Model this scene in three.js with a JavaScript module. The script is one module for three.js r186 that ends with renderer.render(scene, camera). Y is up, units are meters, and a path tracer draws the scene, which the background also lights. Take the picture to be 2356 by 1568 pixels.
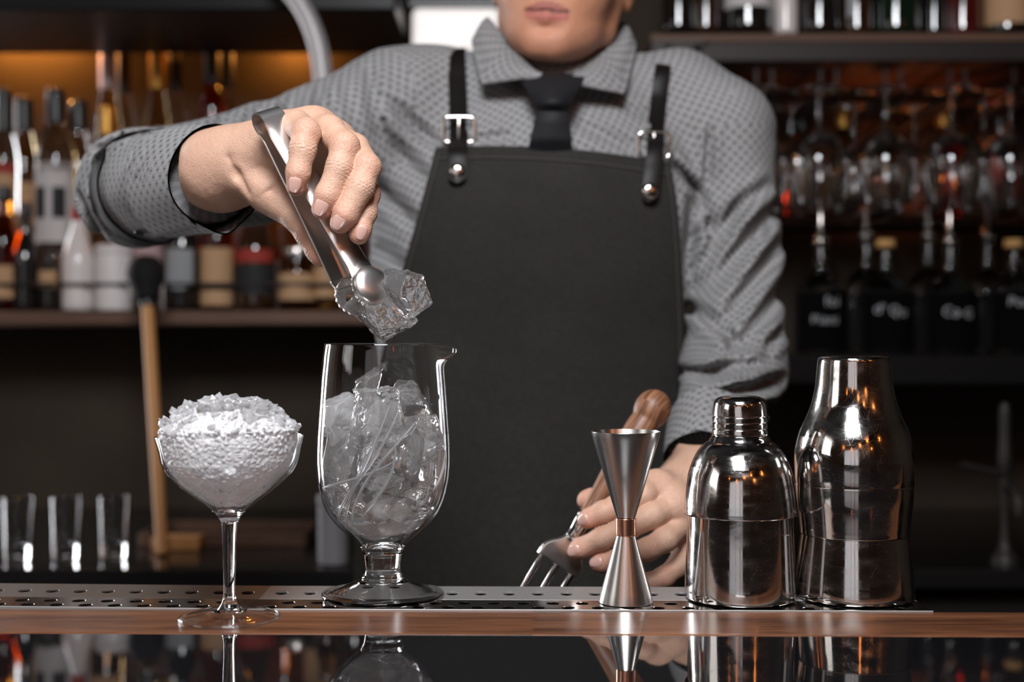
import * as THREE from 'three';
import { mergeGeometries, mergeVertices, toCreasedNormals } from 'three/addons/utils/BufferGeometryUtils.js';
import { RoundedBoxGeometry } from 'three/addons/geometries/RoundedBoxGeometry.js';
import { RectAreaLightUniformsLib } from 'three/addons/lights/RectAreaLightUniformsLib.js';

// ---------------------------------------------------------------- camera, light, exposure
const F = 3000, EYE = 1.25, W = 2356, H = 1568;               // focal length in pixels, eye height
const scene = new THREE.Scene();
const camera = new THREE.PerspectiveCamera(2 * Math.atan(H / 2 / F) * 180 / Math.PI, W / H, 0.05, 30);
camera.position.set(0, EYE, 0);
camera.lookAt(0, EYE, -1);
camera.focus = 0.985;
camera.userData.fStop = camera.getFocalLength() / 12.2;          // an aperture 12.2 mm wide
scene.background = new THREE.Color(0, 0, 0);
const renderer = new THREE.WebGLRenderer({ antialias: true });
renderer.toneMapping = THREE.LinearToneMapping;
renderer.toneMappingExposure = 1.0;
renderer.shadowMap.enabled = true;
RectAreaLightUniformsLib.init();
const LIGHT = { key: 1.6, flash: 42, softSize: 0.5, rim: 26, front: 0.32, bulb: 0.2, amber: 0.26, patch: 0.9 };   // radiance of the added panes, the white-patch box and the softbox, candela of bulbs

// ---------------------------------------------------------------- helpers
const V = (x, y, z) => new THREE.Vector3(x, y, z);
const at = (px, py, d) => V((px - W / 2) / F * d, EYE - (py - H / 2) / F * d, -d);   // where a point of the picture lies at a distance
const clamp = (x, a = 0, b = 1) => Math.min(b, Math.max(a, x));
const lerp = (a, b, t) => a + (b - a) * t;
const smooth = (a, b, x) => { const t = clamp((x - a) / (b - a)); return t * t * (3 - 2 * t); };
function rng(seed) { let s = seed >>> 0; return () => { s = (s + 0x6d2b79f5) | 0; let t = Math.imul(s ^ (s >>> 15), 1 | s); t = (t + Math.imul(t ^ (t >>> 7), 61 | t)) ^ t; return ((t ^ (t >>> 14)) >>> 0) / 4294967296; }; }
const hash3 = (x, y, z) => { let n = Math.imul(x, 374761393) + Math.imul(y, 668265263) + Math.imul(z, 2147483647 ^ 0x5bd1e995); n = Math.imul(n ^ (n >>> 13), 1274126177); return ((n ^ (n >>> 16)) >>> 0) / 4294967296; };
function noise3(x, y, z) {                                       // value noise, -1 to 1
  const xi = Math.floor(x), yi = Math.floor(y), zi = Math.floor(z), f = (t) => t * t * (3 - 2 * t), u = f(x - xi), v = f(y - yi), w = f(z - zi);
  const c = (a, b, d) => hash3(xi + a, yi + b, zi + d);
  return 2 * lerp(lerp(lerp(c(0, 0, 0), c(1, 0, 0), u), lerp(c(0, 1, 0), c(1, 1, 0), u), v), lerp(lerp(c(0, 0, 1), c(1, 0, 1), u), lerp(c(0, 1, 1), c(1, 1, 1), u), v), w) - 1;
}
const fbm = (x, y, z, n = 4) => { let s = 0, a = 0.5; for (let i = 0; i < n; i++) { s += a * noise3(x, y, z); x *= 2.03; y *= 2.03; z *= 2.03; a *= 0.5; } return s; };

const taken = new Map();
function numbered(name) { const n = taken.get(name) ?? 0; taken.set(name, n + 1); return n ? `${name}_${String(n).padStart(3, '0')}` : name; }
function tag(o, label, category, group) { o.userData.label = label; o.userData.category = category; if (group) o.userData.group = group; return o; }
function thing(name, label, category, [x, y, z] = [0, 0, 0], group) {
  const o = new THREE.Group(); o.name = numbered(name); o.position.set(x, y, z); scene.add(o);
  return tag(o, label, category, group);
}
function part(name, geometry, material, parent, label) {
  const m = new THREE.Mesh(geometry, material); m.name = name; m.castShadow = m.receiveShadow = true;
  if (label) m.userData.label = label;
  parent.add(m); return m;
}
function struct(name, geometry, material, parent = scene) {
  const m = part(name, geometry, material, parent);
  if (parent === scene) m.userData.kind = 'structure';
  return m;
}
function solo(name, geometry, material, label, category, group) { const m = part(numbered(name), geometry, material, scene); return tag(m, label, category, group); }
const moved = (g, x, y, z) => g.translate(x, y, z);
const box = (w, h, d, x = 0, y = 0, z = 0, r = 0) => (r ? new RoundedBoxGeometry(w, h, d, 3, r) : new THREE.BoxGeometry(w, h, d)).translate(x, y, z);
const plain = (g) => { const o = g.index ? g.toNonIndexed() : g; for (const k of Object.keys(o.attributes)) if (!['position', 'normal', 'uv'].includes(k)) o.deleteAttribute(k); return o; };
const join = (list) => mergeGeometries(list.map(plain));
// a turned profile: points [radius, height]; hard corners where a point is given twice
function lathe(pts, seg = 64, fix) {
  const g = new THREE.LatheGeometry(pts.map(([r, y]) => new THREE.Vector2(Math.max(r, 0), y)), seg);
  if (fix) { const p = g.attributes.position; const v = V(); for (let i = 0; i < p.count; i++) { v.fromBufferAttribute(p, i); fix(v); p.setXYZ(i, v.x, v.y, v.z); } }
  g.computeVertexNormals();
  const n = g.attributes.normal, k = pts.length;                // close the seam's normals
  for (let i = 0; i < k; i++) { const a = i, b = seg * k + i, v = V(n.getX(a) + n.getX(b), n.getY(a) + n.getY(b), n.getZ(a) + n.getZ(b)).normalize(); n.setXYZ(a, v.x, v.y, v.z); n.setXYZ(b, v.x, v.y, v.z); }
  return g;
}
const curve = (pts, closed = false) => new THREE.CatmullRomCurve3(pts, closed, 'centripetal');
function spline(pts, n) {                                        // smooth run through [radius, height] points
  const c = new THREE.CatmullRomCurve3(pts.map(([r, y]) => V(r, y, 0)), false, 'centripetal'); return c.getPoints(n).map((p) => [p.x, p.y]);
}
const tube = (pts, r, seg = 32, rs = 10) => new THREE.TubeGeometry(curve(pts), seg, r, rs, false);

function texture(w, h, fn, srgb = true, repeat) {                // fn(x, y) in 0..1 gives [r, g, b] in 0..255
  const d = new Uint8Array(w * h * 4);
  for (let y = 0; y < h; y++) for (let x = 0; x < w; x++) { const c = fn(x / w, y / h, x, y), i = (y * w + x) * 4; d[i] = c[0]; d[i + 1] = c[1]; d[i + 2] = c[2]; d[i + 3] = 255; }
  const t = new THREE.DataTexture(d, w, h); t.magFilter = THREE.LinearFilter; t.minFilter = THREE.LinearMipmapLinearFilter; t.generateMipmaps = true; t.wrapS = t.wrapT = THREE.RepeatWrapping;
  if (srgb) t.colorSpace = THREE.SRGBColorSpace;
  if (repeat) t.repeat.set(...repeat);
  t.needsUpdate = true; return t;
}
const std = (o) => new THREE.MeshStandardMaterial(o), phys = (o) => new THREE.MeshPhysicalMaterial(o);

// ---- distance fields and their mesher
const smin = (a, b, k) => { const h = Math.max(k - Math.abs(a - b), 0) / k; return Math.min(a, b) - h * h * k * 0.25; };
const smax = (a, b, k) => -smin(-a, -b, k);
function cone(x, y, z, a, b, ra, rb) {                           // distance to a tapered capsule
  const bx = b.x - a.x, by = b.y - a.y, bz = b.z - a.z, px = x - a.x, py = y - a.y, pz = z - a.z;
  const t = clamp((px * bx + py * by + pz * bz) / (bx * bx + by * by + bz * bz || 1e-9));
  return Math.hypot(px - bx * t, py - by * t, pz - bz * t) - lerp(ra, rb, t);
}
const ellipsoid = (x, y, z, c, rx, ry, rz) => { const X = (x - c.x) / rx, Y = (y - c.y) / ry, Z = (z - c.z) / rz, k = Math.hypot(X, Y, Z), m = Math.hypot(X / rx, Y / ry, Z / rz); return m < 1e-9 ? -Math.min(rx, ry, rz) : k * (k - 1) / m; };
function meshField(fn, lo, hi, h, slack = 1.35) {                // surface nets on a grid, blocks far from the surface left out
  const n = [0, 1, 2].map((k) => Math.ceil((hi.getComponent(k) - lo.getComponent(k)) / h) + 1), [nx, ny, nz] = n, val = new Float32Array(nx * ny * nz).fill(1), B = 6;
  const id = (i, j, k) => (k * ny + j) * nx + i;
  for (let K = 0; K < nz; K += B) for (let J = 0; J < ny; J += B) for (let I = 0; I < nx; I += B) {
    const c = fn(lo.x + (I + B / 2) * h, lo.y + (J + B / 2) * h, lo.z + (K + B / 2) * h), far = Math.abs(c) > B * h * 0.87 * slack;
    for (let k = K; k < Math.min(K + B, nz); k++) for (let j = J; j < Math.min(J + B, ny); j++) for (let i = I; i < Math.min(I + B, nx); i++) val[id(i, j, k)] = far ? c : fn(lo.x + i * h, lo.y + j * h, lo.z + k * h);
  }
  const pos = [], cell = new Int32Array(nx * ny * nz).fill(-1), idx = [], E = [[0, 1], [0, 2], [0, 4], [1, 3], [1, 5], [2, 3], [2, 6], [3, 7], [4, 5], [4, 6], [5, 7], [6, 7]];
  for (let k = 0; k < nz - 1; k++) for (let j = 0; j < ny - 1; j++) for (let i = 0; i < nx - 1; i++) {
    const v = [val[id(i, j, k)], val[id(i + 1, j, k)], val[id(i, j + 1, k)], val[id(i + 1, j + 1, k)], val[id(i, j, k + 1)], val[id(i + 1, j, k + 1)], val[id(i, j + 1, k + 1)], val[id(i + 1, j + 1, k + 1)]];
    let inside = 0; for (const q of v) inside += q < 0;
    if (!inside || inside === 8) continue;
    let x = 0, y = 0, z = 0, m = 0;
    for (const [a, b] of E) if ((v[a] < 0) !== (v[b] < 0)) { const t = v[a] / (v[a] - v[b]); x += lerp(a & 1, b & 1, t); y += lerp((a >> 1) & 1, (b >> 1) & 1, t); z += lerp(a >> 2, b >> 2, t); m++; }
    cell[id(i, j, k)] = pos.length / 3;
    pos.push(lo.x + (i + x / m) * h, lo.y + (j + y / m) * h, lo.z + (k + z / m) * h);
  }
  const quad = (a, b, c, d, flip) => { if (a < 0 || b < 0 || c < 0 || d < 0) return; if (flip) idx.push(a, c, b, a, d, c); else idx.push(a, b, c, a, c, d); };
  for (let k = 1; k < nz - 1; k++) for (let j = 1; j < ny - 1; j++) for (let i = 1; i < nx - 1; i++) {
    const s = val[id(i, j, k)] < 0;
    if (s !== val[id(i + 1, j, k)] < 0) quad(cell[id(i, j - 1, k - 1)], cell[id(i, j, k - 1)], cell[id(i, j, k)], cell[id(i, j - 1, k)], !s);
    if (s !== val[id(i, j + 1, k)] < 0) quad(cell[id(i - 1, j, k - 1)], cell[id(i - 1, j, k)], cell[id(i, j, k)], cell[id(i, j, k - 1)], !s);
    if (s !== val[id(i, j, k + 1)] < 0) quad(cell[id(i - 1, j - 1, k)], cell[id(i, j - 1, k)], cell[id(i, j, k)], cell[id(i - 1, j, k)], !s);
  }
  const P = new Float32Array(pos), N = new Float32Array(pos.length), e = h * 0.35;
  for (let i = 0; i < P.length; i += 3) {
    for (let pass = 0; pass < 2; pass++) {
      const x = P[i], y = P[i + 1], z = P[i + 2], a = fn(x + e, y - e, z - e), b = fn(x - e, y - e, z + e), c = fn(x - e, y + e, z - e), d = fn(x + e, y + e, z + e);
      let gx = a - b - c + d, gy = -a - b + c + d, gz = -a + b - c + d; const l = Math.hypot(gx, gy, gz) || 1; gx /= l; gy /= l; gz /= l;
      N[i] = gx; N[i + 1] = gy; N[i + 2] = gz;
      if (!pass) { const q = clamp(fn(x, y, z), -0.5 * h, 0.5 * h); P[i] -= gx * q; P[i + 1] -= gy * q; P[i + 2] -= gz * q; }
    }
  }
  const g = new THREE.BufferGeometry();
  g.setAttribute('position', new THREE.BufferAttribute(P, 3)); g.setAttribute('normal', new THREE.BufferAttribute(N, 3)); g.setAttribute('uv', new THREE.BufferAttribute(new Float32Array(P.length / 3 * 2), 2)); g.setIndex(idx);
  return g;
}
// a bent sheet with thickness from a grid of points: f(u, v) gives a Vector3
function sheet(f, nu, nv, thick, uvScale = [1, 1]) {
  const top = [], nor = [];
  for (let j = 0; j <= nv; j++) for (let i = 0; i <= nu; i++) {
    const u = i / nu, v = j / nv, e = 1e-3, u0 = Math.max(u - e, 0), u1 = Math.min(u + e, 1), v0 = Math.max(v - e, 0), v1 = Math.min(v + e, 1);
    top.push(f(u, v)); nor.push(f(u1, v).sub(f(u0, v)).cross(f(u, v1).sub(f(u, v0))).normalize());
  }
  const pos = [], norm = [], uv = [], idx = [], put = (p, n, u, v) => { pos.push(p.x, p.y, p.z); norm.push(n.x, n.y, n.z); uv.push(u * uvScale[0], v * uvScale[1]); return pos.length / 3 - 1; };
  const A = top.map((p, i) => put(p, nor[i], (i % (nu + 1)) / nu, Math.floor(i / (nu + 1)) / nv)), Bk = top.map((p, i) => put(p.clone().addScaledVector(nor[i], -thick), nor[i].clone().negate(), (i % (nu + 1)) / nu, Math.floor(i / (nu + 1)) / nv));
  const q = (i, j) => j * (nu + 1) + i;
  for (let j = 0; j < nv; j++) for (let i = 0; i < nu; i++) { const a = q(i, j), b = q(i + 1, j), c = q(i + 1, j + 1), d = q(i, j + 1); idx.push(A[a], A[b], A[c], A[a], A[c], A[d], Bk[a], Bk[c], Bk[b], Bk[a], Bk[d], Bk[c]); }
  const rim = []; for (let i = 0; i < nu; i++) rim.push(q(i, 0)); for (let j = 0; j < nv; j++) rim.push(q(nu, j)); for (let i = nu; i > 0; i--) rim.push(q(i, nv)); for (let j = nv; j > 0; j--) rim.push(q(0, j));
  for (let k = 0; k < rim.length; k++) {
    const a = rim[k], b = rim[(k + 1) % rim.length], out = top[b].clone().sub(top[a]).cross(nor[a]).normalize(), t = [a, b].map((i) => put(top[i], out, 0, 0)), l = [a, b].map((i) => put(top[i].clone().addScaledVector(nor[i], -thick), out, 0, 0));
    idx.push(t[0], l[0], l[1], t[0], l[1], t[1]);
  }
  const g = new THREE.BufferGeometry();
  g.setAttribute('position', new THREE.Float32BufferAttribute(pos, 3)); g.setAttribute('normal', new THREE.Float32BufferAttribute(norm, 3)); g.setAttribute('uv', new THREE.Float32BufferAttribute(uv, 2)); g.setIndex(idx);
  return g;
}

// ---------------------------------------------------------------- materials
const scratch = (() => {                                         // fine round-and-round wear on polished steel
  const w = 512, a = new Float32Array(w * w), r = rng(5);
  for (let k = 0; k < 900; k++) { let x = r() * w, y = r() * w, t = r() * 6.28, c = (r() - 0.5) * 0.04; const n = 10 + r() * 70, s = r() * 0.8; for (let i = 0; i < n; i++) { a[(Math.floor(y + w) % w) * w + (Math.floor(x + w) % w)] += s; x += Math.cos(t); y += Math.sin(t); t += c; } }
  return texture(w, w, (u, v, x, y) => { const q = clamp(60 + 70 * (fbm(u * 9, v * 9, 3) + 0.3) + 110 * a[y * w + x] + 22 * (hash3(x, y, 1) - 0.5), 0, 255); return [q, q, q]; }, false, [2, 2]);
})();
const brushed = texture(256, 256, (u, v, x, y) => { const q = 128 + 70 * noise3(u * 4, v * 220, 0.5) + 40 * noise3(u * 9, v * 90, 7); return [q, q, q]; }, false);
const woodMap = (a, b, c, seed, stretch = 14) => texture(512, 256, (u, v) => {
  const g = fbm(u * 3, v * stretch, seed, 5), f = noise3(u * 26, v * 150, seed + 3), ring = 0.5 + 0.5 * Math.sin((v * stretch + g * 2.6) * 6.28), t = clamp(0.45 + 0.5 * g + 0.22 * (ring - 0.5) + 0.14 * f);
  const m = t < 0.5 ? [0, 1, 2].map((k) => lerp(a[k], b[k], t * 2)) : [0, 1, 2].map((k) => lerp(b[k], c[k], t * 2 - 1)); return m;
});
const M = {
  steel: phys({ name: 'polished steel', color: new THREE.Color(0.66, 0.64, 0.62), metalness: 1, roughness: 0.33, roughnessMap: scratch }),
  satin: std({ name: 'satin steel', color: new THREE.Color(0.58, 0.56, 0.54), metalness: 1, roughness: 0.26 }),
  tray: std({ name: 'tray steel', color: new THREE.Color(0.5, 0.48, 0.46), metalness: 1, roughness: 0.16 }),
  trayRim: std({ name: 'brushed tray steel', color: new THREE.Color(0.33, 0.315, 0.305), metalness: 0.5, roughness: 0.42 }),
  copper: std({ name: 'copper', color: new THREE.Color(0.85, 0.42, 0.28), metalness: 1, roughness: 0.25 }),
  glass: phys({ name: 'clear glass', color: new THREE.Color(1, 1, 1), roughness: 0, transmission: 1, thickness: 0.004, ior: 1.5 }),
  bowl: phys({ name: 'thin clear glass', color: new THREE.Color(1, 1, 1), roughness: 0, transmission: 1, thickness: 0, ior: 1.5 }),
  tongSteel: std({ name: 'brushed tong steel', color: new THREE.Color(0.84, 0.81, 0.79), metalness: 1, roughness: 0.33 }),
  etch: phys({ name: 'etched glass', color: new THREE.Color(0.7, 0.7, 0.7), roughness: 0.3, transmission: 0.86, thickness: 0.002, ior: 1.35 }),
  ice: phys({ name: 'clear ice', color: new THREE.Color(1, 1, 1), roughness: 0.015, transmission: 0.93, thickness: 0.03, ior: 1.31 }),
  iceCloud: phys({ name: 'cloudy ice', color: new THREE.Color(0.95, 0.95, 0.96), roughness: 0.06, transmission: 0.72, thickness: 0.03, ior: 1.31 }),
  crushed: phys({ name: 'crushed ice', color: new THREE.Color(0.95, 0.95, 0.96), roughness: 0.05, transmission: 0.78, thickness: 0.004, ior: 1.31, specularIntensity: 1 }),
  snow: phys({ name: 'packed ice', color: new THREE.Color(0.87, 0.86, 0.87), roughness: 0.92, transmission: 0.4, thickness: 0, ior: 1.31, clearcoat: 0.6, clearcoatRoughness: 0.12 }),
  blackTop: phys({ name: 'black glass counter', color: new THREE.Color(0.006, 0.006, 0.007), roughness: 0.025, ior: 2.1, specularIntensity: 1 }),
  strip: phys({ name: 'varnished walnut', map: (() => { const t = woodMap([58, 33, 22], [106, 66, 44], [142, 95, 64], 4); t.repeat.set(1.6, 6); return t; })(), roughness: 0.3, clearcoat: 0.35, clearcoatRoughness: 0.22 }),
  panel: phys({ name: 'dark panel', color: new THREE.Color(0.014, 0.012, 0.011), roughness: 0.6, specularIntensity: 0.3 }),
  wenge: phys({ name: 'striped dark wood', map: (() => { const t = woodMap([62, 36, 24], [132, 88, 62], [188, 142, 110], 11, 26); t.repeat.set(1, 1); return t; })(), roughness: 0.5, clearcoat: 0.08, clearcoatRoughness: 0.4 }),
  black: std({ name: 'black plastic', color: new THREE.Color(0.012, 0.012, 0.013), roughness: 0.35 }),
  rubber: phys({ name: 'matt black', color: new THREE.Color(0.01, 0.009, 0.009), roughness: 0.8, specularIntensity: 0.4 }),
};

// ---------------------------------------------------------------- the room
const plaster = texture(256, 256, (u, v) => { const q = 0.5 + 0.5 * fbm(u * 8, v * 8, 2); return [58 + 20 * q, 53 + 16 * q, 47 + 13 * q]; }, true, [3, 2]);
const concrete = texture(256, 256, (u, v) => { const q = 0.5 + 0.5 * fbm(u * 8, v * 8, 9); return [40 + 20 * q, 37 + 18 * q, 35 + 17 * q]; }, true, [4, 4]);
M.wall = phys({ name: 'dark brown plaster', map: plaster, roughness: 0.95, specularIntensity: 0.15 });
M.floor = std({ name: 'dark floor', map: concrete, roughness: 0.7 });
M.ceil = std({ name: 'black ceiling', color: new THREE.Color(0.012, 0.011, 0.011), roughness: 0.9 });
const ROOM = { l: -2.2, r: 2.2, b: -2.75, f: 2.6, h: 2.9, t: 0.12 };
struct('floor', box(4.7, 0.12, 5.7, 0, -0.06, -0.075), M.floor);
struct('ceiling', box(4.7, 0.12, 5.7, 0, 2.96, -0.075), M.ceil);
function pierced(name, along, at0, t0, lo, hi, gaps) {             // a wall with window openings, all unseen, along x or along z
  const g = [], put = (a, b, y0, y1) => { if (b > a && y1 > y0) g.push(along === 'x' ? box(b - a, y1 - y0, 0.12, (a + b) / 2, (y0 + y1) / 2, at0) : box(0.12, y1 - y0, b - a, at0, (y0 + y1) / 2, (a + b) / 2)); }; let q = lo;
  for (const [a, b, y0, y1] of gaps) { put(q, a, 0, 2.9); put(a, b, 0, y0); put(a, b, y1, 2.9); q = b; }
  put(q, hi, 0, 2.9); struct(name, join(g), M.wall);
}
function addPane(n, along, at0, inward, [a, b, y0, y1], color, radiance, glow) {  // an added glowing pane out of view, with its frame and area light
  const w = new THREE.Group(); w.name = `window_${n}`; w.userData.kind = 'structure'; scene.add(w);
  const bx = (len, h, t, c, y, off) => (along === 'x' ? box(len, h, t, c, y, at0 + off) : box(t, h, len, at0 + off, y, c)), m = (a + b) / 2, cy = (y0 + y1) / 2, hh = y1 - y0, ww = b - a;
  part('pane_frame', join([bx(ww, 0.04, 0.06, m, y0 + 0.02, 0), bx(ww, 0.04, 0.06, m, y1 - 0.02, 0), ...(ww > 1.5 ? [a + 0.02, m, b - 0.02] : [a + 0.02, b - 0.02]).map((c) => bx(0.04, hh, 0.06, c, cy, 0))]), M.panel, w);
  part('pane_glow', bx(ww - 0.08, hh - 0.08, 0.008, m, cy, -inward * 0.02), std({ name: 'lit added pane', color: 0xdddddd, emissive: color, emissiveIntensity: glow, roughness: 0.4 }), w);
  const l = new THREE.RectAreaLight(color, radiance, ww - 0.1, hh - 0.1), p = along === 'x' ? V(m, cy, at0 + inward * 0.035) : V(at0 + inward * 0.035, cy, m); l.name = `pane_light_${n}`; l.castShadow = true;
  l.position.copy(p); l.lookAt(along === 'x' ? p.x : p.x + inward, cy, along === 'x' ? p.z + inward : p.z); scene.add(l);
}
const PANES = [[-2.12, -1.45, 0.85, 2.3], [-0.6, 0.4, 1.5, 2.5], [-2.1, -0.1, 0.9, 2.4]];
pierced('wall_back', 'x', ROOM.b - 0.06, 0.12, -2.32, 2.32, [PANES[0]]); addPane(1, 'x', ROOM.b - 0.03, 1, PANES[0], 0xf8faff, LIGHT.rim, 0.6);  // unseen pane added as rim light on glass and steel edges
pierced('wall_left', 'z', ROOM.l - 0.06, 0.12, ROOM.b, ROOM.f, [PANES[1]]); addPane(2, 'z', ROOM.l - 0.03, 1, PANES[1], 0xfffaf6, LIGHT.key, 0.6);  // unseen pane added as key light from the left
pierced('wall_front', 'x', ROOM.f + 0.06, 0.12, -2.32, 2.32, [PANES[2]]); addPane(3, 'x', ROOM.f + 0.03, -1, PANES[2], 0xf4f6ff, LIGHT.front, LIGHT.front * 0.3);  // unseen pane added for soft fill and a pale band on the shakers
struct('wall_right', box(0.12, 2.9, 5.35, ROOM.r + 0.06, 1.45, -0.075), M.wall);

// ---------------------------------------------------------------- the bar
const BAR = 1.05, bar = thing('bar_counter', 'black glossy bar counter with a varnished wooden edge strip running across the picture', 'bar counter', [0, 0, 0]);
bar.rotation.y = -0.016;
part('counter_top', box(3.9, 0.04, 0.66, 0.13, BAR - 0.02, -0.889 + 0.33, 0.003), M.blackTop, bar);
part('edge_strip', (() => { const g = box(3.9, 0.04, 0.0795, 0.13, BAR - 0.0199, -0.9292, 0.0025); const p = g.attributes.position, u = g.attributes.uv; for (let i = 0; i < p.count; i++) u.setXY(i, p.getX(i), p.getZ(i)); return g; })(), M.strip, bar);
part('front_panel', box(3.8, BAR - 0.04, 0.05, 0.13, (BAR - 0.04) / 2, -0.45), M.panel, bar);
part('back_panel', box(3.8, BAR - 0.04, 0.05, 0.13, (BAR - 0.04) / 2, -0.93), M.panel, bar);

function dripTray(label, x0, x1, turn, px, rearSteel) {
  const t = thing('drip_tray', label, 'drip tray', [px, BAR, -0.9705], 'perforated trays behind the wooden strip'); t.rotation.y = turn;
  const flat = 0.041, rear = 0.04, plate = (z0, z1, rows) => {
    const s = new THREE.Shape([new THREE.Vector2(x0, z0), new THREE.Vector2(x1, z0), new THREE.Vector2(x1, z1), new THREE.Vector2(x0, z1)]);
    for (const [z, off] of rows) for (let x = x0 + 0.014 + off; x < x1 - 0.01; x += 0.0225) { const h = new THREE.Path(); h.absellipse(x, z, 0.0052, 0.0052, 0, Math.PI * 2, true, 0); s.holes.push(h); }
    return new THREE.ExtrudeGeometry(s, { depth: 0.0012, bevelEnabled: true, bevelSize: 0.0002, bevelThickness: 0.0002, bevelSegments: 1, curveSegments: 8 }).rotateX(-Math.PI / 2).translate(0, -0.0016, 0);
  };
  part('perforated_plate', plate(0.001, flat, [[0.0125, 0], [0.0285, 0.0112]]), M.tray, t);
  const r = plate(0, rear, [[0.018, 0]]); r.rotateX(0.07).translate(0, 0, -flat - 0.001);
  part('rear_plate', r, rearSteel, t);
  part('front_lip', box(x1 - x0, 0.004, 0.0016, (x0 + x1) / 2, -0.0008, 0.0004, 0.0006), M.trayRim, t);
  part('basin', join([box(x1 - x0, 0.0015, 0.081, (x0 + x1) / 2, -0.024, -0.0415), box(x1 - x0, 0.022, 0.0015, (x0 + x1) / 2, -0.0135, -0.081), box(0.0015, 0.021, 0.08, x0 + 0.001, -0.0135, -0.041), box(0.0015, 0.021, 0.08, x1 - 0.001, -0.0135, -0.041)]), M.panel, t);
  return t;
}
dripTray('long perforated steel drip tray under the mixing glass, the jigger and both shakers', 0, 0.508, -0.016, -0.197, M.trayRim);
dripTray('dark perforated steel drip tray on the left behind the coupe of crushed ice', -0.5, 0, -0.05, -0.1985, std({ name: 'dark brown tray steel', color: new THREE.Color(0.16, 0.13, 0.11), metalness: 0.6, roughness: 0.35 }));  // rear plate in a darker, browner steel than the long tray

// ---------------------------------------------------------------- glassware
function alongY(s, list) { return list.map(([r, y]) => [r / s, y]); }
const prof = (scale, base, list) => list.map(([r, py]) => [r / scale, (base - py) / scale]);   // radii and picture rows to metres
{
  const z = 1.02, s = F / z, base = H / 2 + 0.2 * s, c = at(881, base, z);
  const t = thing('mixing_glass', 'tall clear footed mixing glass with a pouring lip, filled with large ice cubes', 'mixing glass', [c.x, BAR + 0.0002, c.z]);
  const foot = spline(prof(s, base, [[139.5, base - 3], [140, base - 10], [118, 1361], [86, 1347], [58, 1336], [49, 1330], [48.5, 1325], [42, 1318], [40, 1309], [42, 1288], [45, 1270], [53, 1254.6]]), 70);
  const outer = spline(prof(s, base, [[54, 1253], [70, 1238], [87, 1223], [108, 1203], [130, 1172], [147, 1121], [153.5, 1066], [152.5, 1010], [149.5, 966], [145.5, 910], [142, 863], [137, 815], [134, 794]]), 120);
  const wall = 0.0024, inner = spline(prof(s, base, [[134 - wall * s, 794], [137 - wall * s, 815], [142 - wall * s, 863], [149.5 - wall * s, 966], [153.5 - wall * s, 1066], [146 - wall * s, 1121], [128 - wall * s, 1170], [104 - wall * s, 1200], [80 - wall * s, 1222], [52 - wall * s, 1238], [20, 1246], [0, 1248]]), 80);
  const spout = (v) => { const y = v.y, top = (base - 793) / s, a = Math.atan2(-v.z, v.x), k = Math.exp(-a * a / 0.075) * smooth(top - 0.02, top - 0.001, y) ** 1.4; if (Math.hypot(v.x, v.z) > 0.02) { v.x += k * 0.0122; v.y -= k * 0.0034; } };
  const rimR = 134 / s, top = (base - 793) / s, lip = [[rimR - 0.0003, top + 0.0007], [rimR - wall / 2, top + 0.0011], [rimR - wall + 0.0003, top + 0.0007]];
  const knee = foot.findIndex(([r]) => r < 60 / s);
  part('glass_foot', lathe([[56.5 / s, (base - 1337.5) / s], [60 / s, (base - 1340) / s], [86 / s, (base - 1355) / s], [116 / s, (base - 1370) / s], [134 / s, 0.0009], [137 / s, 0.0001], ...foot.slice(0, knee + 1)], 128), M.glass, t);
  part('glass_neck', lathe([[0, (base - 1342) / s], [57 / s, (base - 1337.5) / s], ...foot.slice(knee), [30 / s, (base - 1251) / s], [0, (base - 1250) / s]], 96), M.glass, t);
  part('glass_bowl', lathe([...outer, ...lip, ...inner], 144, spout), M.bowl, t);
  const R = (y) => { let k = 0; while (k < outer.length - 2 && outer[k + 1][1] < y) k++; const [a, b] = [outer[k], outer[k + 1]]; return lerp(a[0], b[0], clamp((y - a[1]) / (b[1] - a[1] || 1))); };
  // cut lines that sweep round the bowl
  for (const [a0, y0, a1, y1, bow] of [[-0.9, 1196, 0.35, 930, 0.25], [-0.72, 1210, 0.2, 925, 0.1], [-0.5, 1190, 0.62, 960, -0.2], [-1.05, 1115, 0.25, 1048, 0.3], [0.95, 1120, 1.25, 1030, 0.1], [-0.3, 1180, 0.28, 1000, 0.3]]) {
    const pts = []; for (let i = 0; i <= 24; i++) { const u = i / 24, a = lerp(a0, a1, u) + bow * Math.sin(u * Math.PI) * 0.6, y = (base - lerp(y0, y1, u)) / s, r = R(y) + 0.0001; pts.push(V(Math.sin(a) * r, y, Math.cos(a) * r)); }
    const c3 = curve(pts), g = new THREE.TubeGeometry(c3, 48, 0.0012, 6, false), p = g.attributes.position, v = V();
    for (let i = 0; i < p.count; i++) { const q = Math.floor(i / 7) / 48, m = c3.getPointAt(clamp(q)), w = Math.sin(Math.PI * q) ** 0.6; v.fromBufferAttribute(p, i).sub(m).multiplyScalar(0.08 + 0.92 * w).add(m); p.setXYZ(i, v.x, v.y, v.z); }
    part('etched_line', g, M.etch, t);
  }
}
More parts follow.
